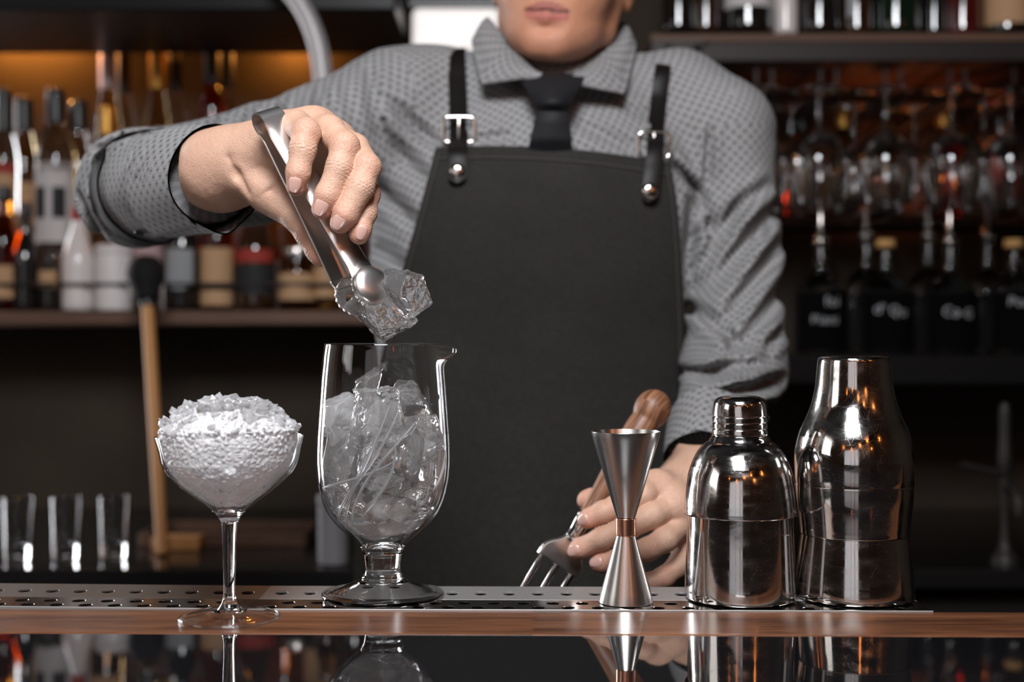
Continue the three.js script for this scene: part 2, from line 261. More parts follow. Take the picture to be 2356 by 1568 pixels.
// blocks of ice: a box of cut planes, worn round and wavy
function iceBlock(seed, sx, sy, sz, rough = 1, cell = 0.0011, clip) {
  const r = rng(seed), planes = [];
  for (const [x, y, z, d] of [[1, 0, 0, sx], [-1, 0, 0, sx], [0, 1, 0, sy], [0, -1, 0, sy], [0, 0, 1, sz], [0, 0, -1, sz]]) planes.push([V(x + (r() - 0.5) * 0.4, y + (r() - 0.5) * 0.4, z + (r() - 0.5) * 0.4).normalize(), d / 2]);
  for (let i = 0; i < 4; i++) { const n = V(r() - 0.5, r() - 0.5, r() - 0.5).normalize(); planes.push([n, 0.5 * (Math.abs(n.x) * sx + Math.abs(n.y) * sy + Math.abs(n.z) * sz) * (0.62 + 0.2 * r())]); }
  const m = Math.max(sx, sy, sz) * 0.62 + 0.004, q = seed * 7.3;
  return meshField((x, y, z) => { let d = -1; for (const [n, k] of planes) d = smax(d, n.x * x + n.y * y + n.z * z - k, 0.001); d += rough * (0.0005 * noise3(x * 130 + q, y * 130, z * 130) + 0.00025 * noise3(x * 380, y * 380 + q, z * 380)); return clip && d > -0.02 ? smax(d, clip(x, y, z), 0.002) : d; }, V(-m, -m, -m), V(m, m, m), cell);
}
{
  const z = 1.02, s = F / z, base = H / 2 + 0.2 * s, axis = at(881, base, z), prf = [[1244, 20], [1236, 46], [1222, 74], [1200, 98], [1170, 122], [1121, 140], [1066, 146], [966, 142], [863, 134]].map(([y, r]) => [BAR + (base - y) / s, r / s]);
  const within = (p) => { let k = 0; while (k < prf.length - 2 && prf[k + 1][0] < p.y) k++; const [a, b] = [prf[k], prf[k + 1]], r = lerp(a[1], b[1], clamp((p.y - a[0]) / (b[0] - a[0]))), sl = (b[1] - a[1]) / (b[0] - a[0]); return Math.max((Math.hypot(p.x - axis.x, p.z - axis.z) - r) / Math.hypot(1, sl), prf[0][0] + 0.001 - p.y); };
  const list = [ // px, py, distance, size, turns, words
    [784, 955, 1.005, [0.034, 0.026, 0.03], [0.3, 0.5, 0.4], 'cloudy ice block against the left wall of the mixing glass, upper layer'],
    [868, 955, 0.995, [0.036, 0.04, 0.03], [0.2, 0.3, 0.2], 'rough crackled ice block at the centre top of the heap in the mixing glass'],
    [838, 918, 1.03, [0.016, 0.05, 0.022], [0.1, 0.2, -0.25], 'pointed ice splinter standing highest in the mixing glass'],
    [975, 1005, 0.994, [0.033, 0.034, 0.028], [0.5, 0.4, 0.3], 'square clear ice cube by the right wall of the mixing glass'],
    [930, 945, 1.035, [0.036, 0.036, 0.03], [0.8, 0.2, 0.5], 'small ice block behind the cut lines near the top right of the heap'],
    [795, 1050, 0.992, [0.042, 0.036, 0.032], [0.3, 0.8, 0.7], 'ice block with an amber glint in the middle left of the mixing glass'],
    [900, 1045, 0.99, [0.042, 0.036, 0.032], [0.9, 0.1, 0.9], 'clear ice block behind the crossing cut lines in the mixing glass'],
    [985, 1100, 1.005, [0.034, 0.042, 0.034], [0.2, 1.0, 0.1], 'narrow ice block low on the right side of the mixing glass'],
    [780, 1135, 1.01, [0.032, 0.04, 0.034], [1.1, 0.3, 0.5], 'tilted ice block low on the left side of the mixing glass'],
    [862, 1130, 0.99, [0.04, 0.034, 0.034], [0.4, 0.5, 1.2], 'ice block in the middle of the lower layer of the mixing glass'],
    [940, 1160, 1.005, [0.038, 0.034, 0.034], [0.7, 0.9, 0.3], 'ice block at the lower right beside the bottom of the mixing glass'],
    [872, 1205, 1.02, [0.06, 0.022, 0.05], [0.05, 0.2, 0.03], 'flat melting ice block at the very bottom of the mixing glass'],
    [880, 1010, 1.045, [0.046, 0.044, 0.03], [0.3, 1.2, 0.6], 'ice block at the back of the mixing glass, middle layer'],
    [825, 1085, 1.048, [0.04, 0.04, 0.03], [0.6, 0.6, 0.1], 'ice block at the back left of the mixing glass'],
    [945, 1085, 1.05, [0.04, 0.042, 0.03], [0.2, 0.5, 1.0], 'ice block at the back right of the mixing glass'],
  ];
  list.forEach(([px, py, d, [a, b, c], rot, label], i) => {
    const pos = at(px, py, d), mt = new THREE.Matrix4().makeRotationFromEuler(new THREE.Euler(...rot)).setPosition(pos), v = V();
    const m = solo('ice_cube', iceBlock(40 + i, a, b, c, i === 1 ? 3 : [0, 11, 12, 14].includes(i) ? 2 : 1.7, 0.001, (x, y, zz) => within(v.set(x, y, zz).applyMatrix4(mt)) + 0.0003), [0, 11, 12, 14].includes(i) ? M.iceCloud : M.ice, label, 'ice cube', 'ice cubes in the mixing glass');
    m.position.copy(pos); m.rotation.set(...rot);
  });
}
{
  const z = 0.941, s = F / z, base = H / 2 + 0.2 * s, c = at(528, base, z);
  const t = thing('coupe_glass', 'long-stemmed clear coupe glass heaped with crushed ice', 'coupe glass', [c.x, BAR + 0.0002, c.z]);
  const low = spline(prof(s, base, [[114, base - 2], [113, base - 4], [80, base - 9], [45, base - 15], [28, base - 22], [19, base - 33], [14, base - 50], [13.2, 1350], [15, 1290], [17.5, 1215], [20, 1200], [27, 1188], [40, 1174]]), 90);
  const upO = prof(s, base, [[52, 1164], [67, 1152], [92, 1134], [125, 1106], [143, 1087], [150, 1076], [156, 1064], [157.5, 1058], [163, 1030], [169.5, 1003]]), wl = 0.0016 * s;
  const upI = prof(s, base, [[169.5 - wl * 0.8, 1003], [157 - wl, 1056], [149 - wl, 1075], [141 - wl, 1085], [122 - wl, 1106], [88 - wl, 1134], [60 - wl, 1154], [38, 1164], [15, 1171], [0, 1173]]);
  // the bowl is cut in ten flat panels that fade towards stem and rim
  const facet = (v) => { const r = Math.hypot(v.x, v.z); if (r < 0.012 || v.y < (base - 1150) / s) return; const a = Math.atan2(v.z, v.x), n = 10, w = Math.PI / n, q = ((a % (2 * w)) + 2 * w) % (2 * w) - w, k = 0.5 * smooth((base - 1150) / s, (base - 1100) / s, v.y) * (1 - 0.6 * smooth((base - 1040) / s, (base - 1003) / s, v.y)), f = lerp(1, Math.cos(w) / Math.cos(q) + 0.012, k); v.x *= f; v.z *= f; };
  const knee = low.findIndex(([r, y]) => r < 40 / s);
  part('glass_foot', lathe([[30 / s, 0.0012], [100 / s, 0.0003], ...low.slice(0, knee)], 96), M.bowl, t);
  part('foot_rim', new THREE.TorusGeometry(113 / s, 0.0009, 10, 96).rotateX(Math.PI / 2).translate(0, 0.0012, 0), M.glass, t);
  part('glass_stem', lathe([[0, 0.003], ...low.slice(knee), [20 / s, (base - 1172) / s], [0, (base - 1171.5) / s]], 96), M.glass, t);
  part('glass_bowl', lathe([[40 / s, (base - 1173.5) / s], ...upO, [(169.5 - wl * 0.4) / s, (base - 1002) / s], ...upI], 120, facet), M.bowl, t);
  // crushed ice: one packed heart and a few thousand small splinters over and in it
  const pile = thing('crushed_ice', 'heap of crushed white ice rising out of the coupe glass', 'crushed ice', [c.x, BAR, c.z]);
  pile.userData.kind = 'stuff';
  const prf = (y, k = 1) => { const L = [[1166, 30], [1152, 56], [1134, 82], [1106, 114], [1087, 131], [1064, 145], [1030, 153], [1003, 158], [985, 160], [965, 138], [945, 105], [932, 75], [922, 30], [919, 0]]; if (y >= L[0][0]) return L[0][1] * k / s; for (let i = 0; i < L.length - 1; i++) if (y <= L[i][0] && y >= L[i + 1][0]) return k * lerp(L[i][1], L[i + 1][1], (L[i][0] - y) / (L[i][0] - L[i + 1][0])) / s; return 0; };
  const R = rng(77), cells = new Map(), site = (i, j, k) => { const key = i * 7919 + j * 104729 + k * 1299709; let c = cells.get(key); if (!c) cells.set(key, c = [i + hash3(i, j, k), j + hash3(j, k, i + 7), k + hash3(k, i, j + 13)]); return c; };
  const worley = (x, y, z) => { let a = 9, b = 9; const i0 = Math.floor(x), j0 = Math.floor(y), k0 = Math.floor(z); for (let i = i0 - 1; i < i0 + 2; i++) for (let j = j0 - 1; j < j0 + 2; j++) for (let k = k0 - 1; k < k0 + 2; k++) { const c = site(i, j, k), d = (x - c[0]) ** 2 + (y - c[1]) ** 2 + (z - c[2]) ** 2; if (d < a) { b = a; a = d; } else if (d < b) b = d; } return Math.sqrt(b) - Math.sqrt(a); };
  const heart = (x, y, z) => { const py = base - y * s, r = Math.hypot(x, z), rr = prf(clamp(py, 919.5, 1165)), top = (base - 921) / s, d = smax(smax((r - (rr * 0.995 - 0.0004)) * 0.75, y - top, 0.006), (base - 1165) / s - y, 0.002); if (Math.abs(d) > 0.012) return d; const up = 0.3 + 0.7 * smooth(1010, 990, py); return d - up * 0.004 * fbm(x * 70, y * 70, z * 70, 2) + (0.0005 + 0.0018 * up) * (0.55 - worley(x * 230, y * 300, z * 230)) * 1.1 + 0.0006 * noise3(x * 520, y * 520, z * 520); };
  part('packed_ice', meshField(heart, V(-0.058, (base - 1172) / s, -0.058), V(0.058, (base - 908) / s, 0.058), 0.00085, 1.6), M.snow, pile);
  const bits = []; for (let k = 0; k < 5; k++) { const g = new THREE.IcosahedronGeometry(1, 0).toNonIndexed(), p = g.attributes.position, seen = new Map(); for (let i = 0; i < p.count; i++) { const key = [p.getX(i), p.getY(i), p.getZ(i)].map((q) => q.toFixed(3)).join(); if (!seen.has(key)) seen.set(key, 0.55 + 0.7 * R()); const f = seen.get(key); p.setXYZ(i, p.getX(i) * f, p.getY(i) * f * 0.7, p.getZ(i) * f); } g.computeVertexNormals(); bits.push(g); }
  const o = new THREE.Object3D();
  for (let k = 0; k < 5; k++) {
    const n = 110, im = new THREE.InstancedMesh(bits[k], M.crushed, n); im.name = 'ice_splinters'; im.userData.kind = 'stuff';
    for (let i = 0; i < n; i++) {
      const y = i % 3 ? lerp(1000, 924, Math.sqrt(R())) : lerp(1150, 1000, R()), a = R() * 6.283, r = prf(y, 0.93 + 0.05 * R()), sz = 0.0012 + 0.0042 * R() ** 3 * (y < 1000 ? 1.3 : 0.6);
      o.position.set(Math.cos(a) * Math.max(0, r - (y < 1000 ? 0 : sz)), (base - y) / s + (y < 1000 ? 0.3 * sz : 0), Math.sin(a) * Math.max(0, r - (y < 1000 ? 0 : sz))); o.rotation.set(R() * 6, R() * 6, R() * 6); o.scale.setScalar(sz); o.updateMatrix(); im.setMatrixAt(i, o.matrix);
    }
    im.castShadow = im.receiveShadow = true; pile.add(im);
  }
}

// ---------------------------------------------------------------- bar tools
{
  const z = 1.0, s = F / z, base = H / 2 + 0.2 * s, c = at(1440, base, z);
  const t = thing('jigger', 'hourglass-shaped steel jigger with a copper band round its waist', 'jigger', [c.x, BAR + 0.0002, c.z]);
  part('large_cup', lathe(prof(s, base, [[21.5, 1190], [23, 1186], [76, 1008], [79.4, 993], [79.4, 992], [78.2, 992], [75, 1008], [22, 1182], [0, 1186]]), 96), M.satin, t);
  part('small_cup', lathe(prof(s, base, [[21.5, 1231], [22.5, 1235], [57, 1360], [62.5, 1383], [62.5, base], [61.3, base], [56, 1360], [20, 1240], [0, 1238]]), 96), M.satin, t);
  part('copper_band', lathe(prof(s, base, [[20, 1232], [22.6, 1231.5], [23.2, 1230], [23.2, 1193], [22.6, 1191.5], [20, 1191]]), 64), M.copper, t);
}
{
  const z = 1.015, s = F / z, base = H / 2 + 0.2 * s, c = at(1703, base, z);
  const t = thing('cocktail_shaker', 'shorter three-piece steel cocktail shaker with a rounded shoulder and a small ringed cap', 'cocktail shaker', [c.x, BAR + 0.0002, c.z], 'steel cocktail shakers');
  part('shaker_body', lathe([[0, 0.0008], ...spline(prof(s, base, [[118, base - 1], [126, base - 3], [127, base - 8], [124.5, 1300], [121, 1220], [118, 1150]]), 40)], 128), M.steel, t);
  part('shaker_strainer', lathe([...prof(s, base, [[126, 1181], [129.3, 1182], [129.8, 1179]]), ...spline(prof(s, base, [[129.6, 1172], [128, 1150], [125, 1126], [120.5, 1098], [116, 1080], [106, 1054], [95, 1035], [82, 1021], [74, 1016]]), 50), ...prof(s, base, [[71, 1014], [70.5, 1010], [67, 1007], [65.5, 1003], [62, 1002], [62, 990], [0, 990]])], 128), M.steel, t);
  const ring = (y) => [[63.8, y - 2.4], [63.8, y - 2.2], [61, y], [63.8, y + 2.2], [63.8, y + 2.4]].reverse();
  part('shaker_cap', lathe(prof(s, base, [[60, 1001], [64.4, 1001], [64.8, 997], [64, 992], ...ring(986), ...ring(972), ...ring(958), [62.5, 940], [61.5, 932], [60, 926], [57, 920], [52, 915.5], [44, 912], [30, 909], [15, 907.6], [0, 907.2]]), 128), M.steel, t);
}
{
  const z = 1.02, s = F / z, base = H / 2 + 0.2 * s, c = at(1965, base, z);
  const t = thing('cocktail_shaker', 'taller two-piece steel cocktail shaker with a bottle-shaped top on the right', 'cocktail shaker', [c.x, BAR + 0.0002, c.z], 'steel cocktail shakers');
  part('shaker_cup', lathe([[0, 0.0008], ...spline(prof(s, base, [[122, base - 1], [133.5, base - 2.5], [135.6, base - 9], [133.5, 1330], [127, 1270], [121.5, 1218], [119, 1190]]), 48)], 128), M.steel, t);
  part('shaker_top', lathe([...prof(s, base, [[121, 1226], [124, 1226.5], [124.4, 1224]]), ...spline(prof(s, base, [[124.6, 1218], [128, 1180], [132, 1145], [133.4, 1116]]), 24), ...prof(s, base, [[133.6, 1113], [132.6, 1111.5], [133.8, 1110]]), ...spline(prof(s, base, [[134.6, 1100], [135.4, 1070], [135, 1049], [131, 1021], [122, 990], [108, 960], [97, 931], [88, 890], [85, 862], [82.5, 835], [81.4, 828], [79, 823], [75, 820.5]]), 70), ...prof(s, base, [[66, 819.2], [40, 818.6], [0, 818.4]])], 128), M.steel, t);
}
// tongs: one strip of steel bent double, a gutter along each arm, a toothed claw at each end
const TONG = (() => {
  const A = V(0.467, -0.884, 0), N = V(0.568, 0.300, 0.766).normalize(); A.addScaledVector(N, -A.dot(N)).normalize();
  const Wd = A.clone().cross(N), O = at(612, 262, 1.0), s = F, P = (t, n, w) => O.clone().addScaledVector(A, t).addScaledVector(N, n).addScaledVector(Wd, w);
  return { A, N, Wd, O, P };
})();
{
  const { A, N, Wd, O, P } = TONG, t = thing('ice_tongs', 'polished steel ice tongs held in the raised hand, gripping a piece of ice', 'tongs');
  const L = 0.167, open = (u) => lerp(0.0075, 0.0165, smooth(0, 1, u));               // half the gap along an arm
  const half = (u) => lerp(0.0105, 0.0098, smooth(0.1, 0.8, u));
  const mid = (v) => {                                                               // the strip's middle line: up the far arm, round the bend, down the near arm
    const bend = 0.02, side = v < 0.5 ? -1 : 1, q = Math.abs(v - 0.5) * 2;
    if (q < 0.14) { const a = q / 0.14 * Math.PI / 2; return [0.009 * (1 - Math.cos(a)) - 0.003, side * 0.0078 * Math.sin(a), side, 0]; }
    const u = (q - 0.14) / 0.86; return [0.006 + u * (L - 0.03 - 0.006), side * lerp(0.0078, 0.0175, u ** 1.1), side, u];
  };
  const strip = sheet((u, v) => { const [a, n, side, k] = mid(v), x = (u - 0.5) * 2, g = 0.0022 * smooth(0, 0.12, k) * (1 - 0.3 * k); return P(a, n - side * g * x * x * x * x * 1.0 - side * g * x * x * 0.6, x * half(k)); }, 14, 120, 0.0011);
  part('tong_arms', strip, M.tongSteel, t);
  const claw = (side) => {
    const c0 = L - 0.012, rad = 0.0156, n0 = side > 0 ? 0.0215 : -0.0155, hole = 0.0044;
    const g = sheet((u, v) => {                                                      // a ring from the hole to the toothed rim
      const a = u * 2 * Math.PI, tooth = 0.0011 * (Math.abs(((a * 22 / 6.283) % 1) - 0.5) * 2), r = lerp(hole, rad + (Math.cos(a) > -0.75 ? tooth : 0), v), dish = 0.0062 * (v ** 2.2);
      return P(c0 + r * Math.cos(a), n0 - side * dish - side * 0.004 * clamp(r * Math.cos(a) / rad, 0, 1), r * Math.sin(a));
    }, 132, 12, 0.001);
    part('tong_claw', g, M.tongSteel, t);
    part('tong_neck', sheet((u, v) => { const x = (u - 0.5) * 2, w = lerp(0.0098, 0.0112, v); return P(lerp(L - 0.032, c0 - rad * 0.6, v), lerp(side * 0.0174, n0 - side * 0.0024, v) - side * 0.002 * x * x * (1 + v), x * w); }, 10, 10, 0.0011), M.tongSteel, t);
    if (side > 0) part('claw_dome', lathe(spline([[0.0158, -0.0055], [0.0149, -0.0018], [0.0108, 0.0012], [0.005, 0.0023], [0, 0.0025]], 20), 48).applyMatrix4(new THREE.Matrix4().makeBasis(A, N, Wd).setPosition(P(c0, n0, 0))), M.tongSteel, t);
  };
  claw(-1); claw(1);
  const blk = [[880, 716, 1.0, [0.038, 0.03, 0.03], [0.2, 0.3, -0.75], 'rough ice block gripped by the tong claws, its lower corner pointing down into the glass'], [938, 672, 0.997, [0.027, 0.04, 0.027], [0.2, 0.5, 0.55], 'clear ice piece frozen to the gripped block, sticking out on the right']];
  blk.forEach(([px, py, d, sz, rot, label], i) => { const m = solo('ice_cube', iceBlock(90 + i, ...sz, 1.5), M.ice, label, 'ice cube', 'ice held by the tongs'); m.position.copy(at(px, py, d)); m.rotation.set(...rot); });
}
// three-pronged ice pick with a turned handle
const PICK = { top: at(1503, 937, 1.165), low: at(1326, 1226, 1.14) };
{
  const t = thing('ice_pick', 'three-pronged steel ice pick with a striped wooden ball-end handle, held behind the jigger', 'ice pick');
  const d = PICK.low.clone().sub(PICK.top), len = d.length(); d.normalize();
  const q = new THREE.Quaternion().setFromUnitVectors(V(0, -1, 0), d); t.position.copy(PICK.top); t.quaternion.copy(q);
  const h = lathe(spline([[0, 0.0162], [0.006, 0.0152], [0.0115, 0.0112], [0.0156, 0.004], [0.0163, -0.002], [0.0152, -0.0085], [0.0131, -0.0135], [0.0134, -0.018], [0.0136, -0.024], [0.0126, -0.045], [0.0105, -0.07], [0.0085, -0.095], [0.0076, -0.108], [0.0072, -0.116], [0, -0.1162]], 90), 64);
  { const p = h.attributes.position, u = h.attributes.uv; for (let i = 0; i < p.count; i++) u.setXY(i, p.getY(i) * 6, p.getX(i) * 24 + p.getZ(i) * 10); }
  part('handle', h, M.wenge, t);
  part('ferrule', lathe(spline([[0, -0.112], [0.008, -0.112], [0.0085, -0.118], [0.0075, -0.13], [0.0068, -0.14], [0, -0.141]], 30), 40), M.steel, t);
  const fork = new THREE.Group(); fork.name = 'fork_head'; t.add(fork);
  const side = V(0, 0, 0); const toCam = V(0, 0, 1).applyQuaternion(q.clone().invert()); const a = Math.atan2(toCam.x, toCam.z);
  const sh = new THREE.Shape(); sh.moveTo(-0.006, -0.135); sh.bezierCurveTo(-0.008, -0.147, -0.021, -0.147, -0.021, -0.159); sh.lineTo(-0.021, -0.163); sh.lineTo(0.021, -0.163); sh.lineTo(0.021, -0.159); sh.bezierCurveTo(0.021, -0.147, 0.008, -0.147, 0.006, -0.135); sh.closePath();
  const pg = new THREE.ExtrudeGeometry(sh, { depth: 0.004, bevelEnabled: true, bevelSize: 0.001, bevelThickness: 0.001, bevelSegments: 2, curveSegments: 10 }).translate(0, 0, -0.002);
  fork.rotation.y = a + 0.35;
  part('fork_plate', pg, M.tongSteel, fork);
  for (const x of [-0.017, 0, 0.017]) part('prong', lathe([[0, -0.215], [0.0007, -0.212], [0.0024, -0.185], [0.0027, -0.16], [0, -0.16]], 16).translate(x, 0, 0), M.steel, fork);
}

// ---------------------------------------------------------------- the bartender
const person = thing('person', 'bartender in patterned grey shirt, black tie and dark apron holding ice tongs over a glass', 'person', [0.03, 0, -1.5]);
const toPerson = (g) => g.translate(-0.03, 0, 1.5);              // everything below is laid out in the room and moved to the person's own base
const wear = (name, g, m, parent = person, label) => { const o = part(name, toPerson(g), m, parent, label); return o; };

// --- joints
const ELBOW_R = at(316, 436, 1.30), SHOULDER_R = at(905, 258, 1.505), MID_R = at(610, 375, 1.41), WRIST_R = at(505, 388, 1.075), CUFF_R = at(492, 408, 1.092);
const SHOULDER_L = at(1658, 305, 1.515), MID_L = at(1694, 580, 1.49), ELBOW_L = at(1692, 840, 1.43), WRIST_L = at(1592, 1120, 1.20), CUFF_L = at(1618, 1065, 1.245);
// --- torso: ovals stacked up its height [y, centre x, centre z, half width, half depth]
const OVALS = [[0.78, 0.02, -1.53, 0.172, 0.112], [0.95, 0.02, -1.53, 0.166, 0.112], [1.1, 0.02, -1.53, 0.168, 0.113], [1.25, 0.021, -1.53, 0.178, 0.12], [1.35, 0.026, -1.527, 0.19, 0.128], [1.43, 0.032, -1.527, 0.194, 0.126], [1.5, 0.036, -1.537, 0.172, 0.106], [1.55, 0.048, -1.548, 0.118, 0.08], [1.585, 0.054, -1.553, 0.075, 0.068]];
function oval(y) {
  if (y <= OVALS[0][0]) return OVALS[0]; const n = OVALS.length; if (y >= OVALS[n - 1][0]) return OVALS[n - 1];
  let k = 0; while (OVALS[k + 1][0] < y) k++;
  const p = OVALS[Math.max(k - 1, 0)], a = OVALS[k], b = OVALS[k + 1], q = OVALS[Math.min(k + 2, n - 1)], t = (y - a[0]) / (b[0] - a[0]);
  return a.map((_, i) => { const m0 = (b[i] - p[i]) / ((b[0] - p[0]) || 1) * (b[0] - a[0]), m1 = (q[i] - a[i]) / ((q[0] - a[0]) || 1) * (b[0] - a[0]); return (2 * t ** 3 - 3 * t * t + 1) * a[i] + (t ** 3 - 2 * t * t + t) * m0 + (-2 * t ** 3 + 3 * t * t) * b[i] + (t ** 3 - t * t) * m1; });
}
const OVTAB = Array.from({ length: 401 }, (_, i) => oval(0.78 + i * 0.00205)), O5 = [0, 0, 0, 0, 0];
function ovalAt(y) { const q = clamp((y - 0.78) / 0.00205, 0, 399.99), k = Math.floor(q), t = q - k, a = OVTAB[k], b = OVTAB[k + 1]; for (let i = 0; i < 5; i++) O5[i] = a[i] + (b[i] - a[i]) * t; return O5; }
function torso(x, y, z, grow = 0) {
  const o = ovalAt(y), a = o[3] + grow, b = o[4] + grow, X = (x - o[1]) / a, Z = (z - o[2]) / b;
  const d = (Math.pow(Math.abs(X) ** 2.3 + Math.abs(Z) ** 2.3, 1 / 2.3) - 1) * Math.min(a, b);
  return smax(smax(d, y - 1.587 - grow, 0.02), 0.8 - y, 0.01);
}
const NECK0 = V(0.058, 1.53, -1.555), NECK1 = V(0.056, 1.62, -1.53), TRAP_R = at(985, 240, 1.53), TRAP_L = at(1560, 235, 1.535);
function trunk(x, y, z, grow = 0) {
  let d = torso(x, y, z, grow);
  d = smin(d, cone(x, y, z, NECK0, TRAP_R, 0.058 + grow, 0.062 + grow), 0.03);
  d = smin(d, cone(x, y, z, TRAP_R, SHOULDER_R, 0.062 + grow, 0.062 + grow), 0.03);
  d = smin(d, cone(x, y, z, NECK0, TRAP_L, 0.056 + grow, 0.055 + grow), 0.03);
  return smin(d, cone(x, y, z, TRAP_L, SHOULDER_L, 0.055 + grow, 0.058 + grow), 0.03);
}
const armR = (x, y, z) => [cone(x, y, z, SHOULDER_R, MID_R, 0.066, 0.0585), cone(x, y, z, MID_R, ELBOW_R, 0.0585, 0.0555), cone(x, y, z, ELBOW_R, CUFF_R, 0.0555, 0.038)];
const armL = (x, y, z) => [cone(x, y, z, SHOULDER_L, MID_L, 0.06, 0.047), cone(x, y, z, MID_L, ELBOW_L, 0.047, 0.0525), cone(x, y, z, ELBOW_L, CUFF_L, 0.0525, 0.038)];
// folds of the cloth: [x0, y0, x1, y1 in picture pixels, distance, depth mm, half width mm]
const FOLDS = [
  [1795, 470, 1612, 668, 1.46, 7, 9], [1800, 560, 1640, 760, 1.45, 6, 9], [1805, 660, 1618, 850, 1.44, 6, 10], [1775, 420, 1640, 530, 1.46, 5, 8], [1715, 440, 1600, 640, 1.46, 5, 8],
  [1580, 860, 1720, 835, 1.4, 8, 7], [1585, 905, 1805, 872, 1.38, 8, 7], [1600, 960, 1700, 925, 1.35, 8, 7], [1700, 925, 1800, 940, 1.35, 5, 7], [1590, 1020, 1690, 985, 1.3, 6, 7], [1740, 800, 1800, 760, 1.42, 5, 7], [1600, 700, 1680, 800, 1.43, 4, 8],
  [1638, 285, 1630, 420, 1.45, 4, 5], [1545, 362, 1622, 430, 1.42, 5, 6], [1622, 430, 1640, 520, 1.43, 5, 7], [1660, 470, 1632, 540, 1.44, 5, 6], [1610, 430, 1590, 620, 1.42, 4, 8],
  [880, 215, 1010, 330, 1.41, 5, 8], [1095, 315, 1180, 305, 1.4, 4, 6], [870, 300, 985, 420, 1.42, 4, 9], [860, 420, 960, 520, 1.43, 4, 9], [850, 150, 880, 320, 1.45, 4, 8], [730, 190, 770, 330, 1.42, 5, 9], [640, 240, 700, 300, 1.38, 4, 8], [1330, 270, 1480, 345, 1.4, 4, 8], [1420, 230, 1530, 260, 1.42, 3, 8],
  [860, 560, 960, 640, 1.43, 3, 9], [855, 640, 930, 730, 1.43, 3, 9], [600, 240, 560, 330, 1.36, 5, 8], [690, 205, 640, 330, 1.39, 4, 9], [520, 265, 470, 330, 1.32, 5, 8],
  [220, 360, 330, 310, 1.27, 5, 6],  [190, 440, 230, 540, 1.28, 4, 6],
  [430, 300, 380, 340, 1.25, 4, 6], [450, 560, 620, 505, 1.34, 5, 8], [370, 350, 335, 420, 1.21, 3, 5],
].map(([x0, y0, x1, y1, d, dep, w]) => { const a = at(x0, y0, d), b = at(x1, y1, d); return { ax: a.x, ay: a.y, dx: b.x - a.x, dy: b.y - a.y, l2: (b.x - a.x) ** 2 + (b.y - a.y) ** 2, z: -d, dep: dep / 1000, w: w / 1000 }; });
function folds(x, y, z) {
  let s = 0;
  for (const f of FOLDS) {
    if (Math.abs(z - f.z) > 0.12) continue;
    const px = x - f.ax, py = y - f.ay, t = (px * f.dx + py * f.dy) / f.l2; if (t < -0.3 || t > 1.3) continue;
    const tc = clamp(t), wob = 0.003 * Math.sin(t * 9 + f.ax * 90), q = Math.hypot(px - f.dx * tc, py - f.dy * tc) + wob * 0; const r = q / f.w;
    if (r > 3.2) continue;
    const taper = smooth(-0.2, 0.25, t) * (1 - smooth(0.75, 1.2, t));
    s += 1.5 * f.dep * taper * (Math.exp(-r * r) - 0.62 * Math.exp(-((r - 1.7) ** 2) * 1.3));
  }
  return s;
}
const DIR_R = CUFF_R.clone().sub(ELBOW_R).normalize(), DIR_L = CUFF_L.clone().sub(ELBOW_L).normalize();
function shirtField(x, y, z, fine = true) {
  const a = armR(x, y, z), b = armL(x, y, z);
  let d = trunk(x, y, z);
  d = smin(d, smin(smin(a[0], a[1], 0.02), a[2], 0.012), 0.03);
  d = smin(d, smin(smin(b[0], b[1], 0.02), b[2], 0.025), 0.018);
  if (fine && d < 0.04 && d > -0.04) d += folds(x, y, z) + 0.0016 * noise3(x * 26, y * 26, z * 26) + 0.0007 * noise3(x * 60, y * 60 + 9, z * 60);
  // open ends at the wrists
  const er = DIR_R, el = DIR_L;
  const pr = (x - CUFF_R.x) * er.x + (y - CUFF_R.y) * er.y + (z - CUFF_R.z) * er.z, pl = (x - CUFF_L.x) * el.x + (y - CUFF_L.y) * el.y + (z - CUFF_L.z) * el.z;
  if (Math.hypot(x - CUFF_R.x, y - CUFF_R.y, z - CUFF_R.z) < 0.1) d = Math.max(d, pr + 0.012);
  if (Math.hypot(x - CUFF_L.x, y - CUFF_L.y, z - CUFF_L.z) < 0.075) d = Math.max(d, pl + 0.014);
  return d;
}
const front = (x, y, f = trunk) => { let z = -1.2; for (let i = 0; i < 60; i++) { const d = f(x, y, z, 0); z -= d * 0.9; if (d < 3e-4) break; if (z < -1.62) return -1.62; } return z; };

// --- cloth: taupe grey with a lattice of small dark florets
const TILE = 0.0118;
const floret = (dot, ring, ground) => texture(128, 128, (u, v) => {
  let t = 0, r2 = 0; for (const [cx, cy] of [[0.25, 0.25], [0.75, 0.75], [1.25, 0.25], [0.25, 1.25], [0.75, -0.25], [-0.25, 0.75]]) {
    const x = u - cx, y = v - cy, r = Math.hypot(x, y), a = Math.atan2(y, x), petal = 0.125 * (1 + 0.3 * Math.cos(a * 4)); t = Math.max(t, 1 - smooth(petal * 0.6, petal * 1.25, r)); r2 = Math.max(r2, 1 - smooth(0.02, 0.055, Math.abs(r - 0.235)));
  }
  const w = 6 * (noise3(u * 60, v * 60, 3)); return [0, 1, 2].map((k) => lerp(lerp(ground[k], ring[k], r2 * 0.6), dot[k], t) + w);
}, true, [1 / TILE, 1 / TILE]);
M.shirt = std({ name: 'patterned grey shirt cloth', map: floret([36, 41, 45], [90, 93, 96], [140, 138, 138]), roughness: 0.95 });
const pores = texture(512, 512, (u, v) => { const a = Math.abs(noise3(u * 40, v * 22, 1)), b = Math.abs(noise3(u * 26 + v * 18, v * 40, 5)), q = 255 * clamp(0.3 + 0.5 * Math.min(a, b) * 2 + 0.25 * noise3(u * 90, v * 90, 2)); return [q, q, q]; }, false);
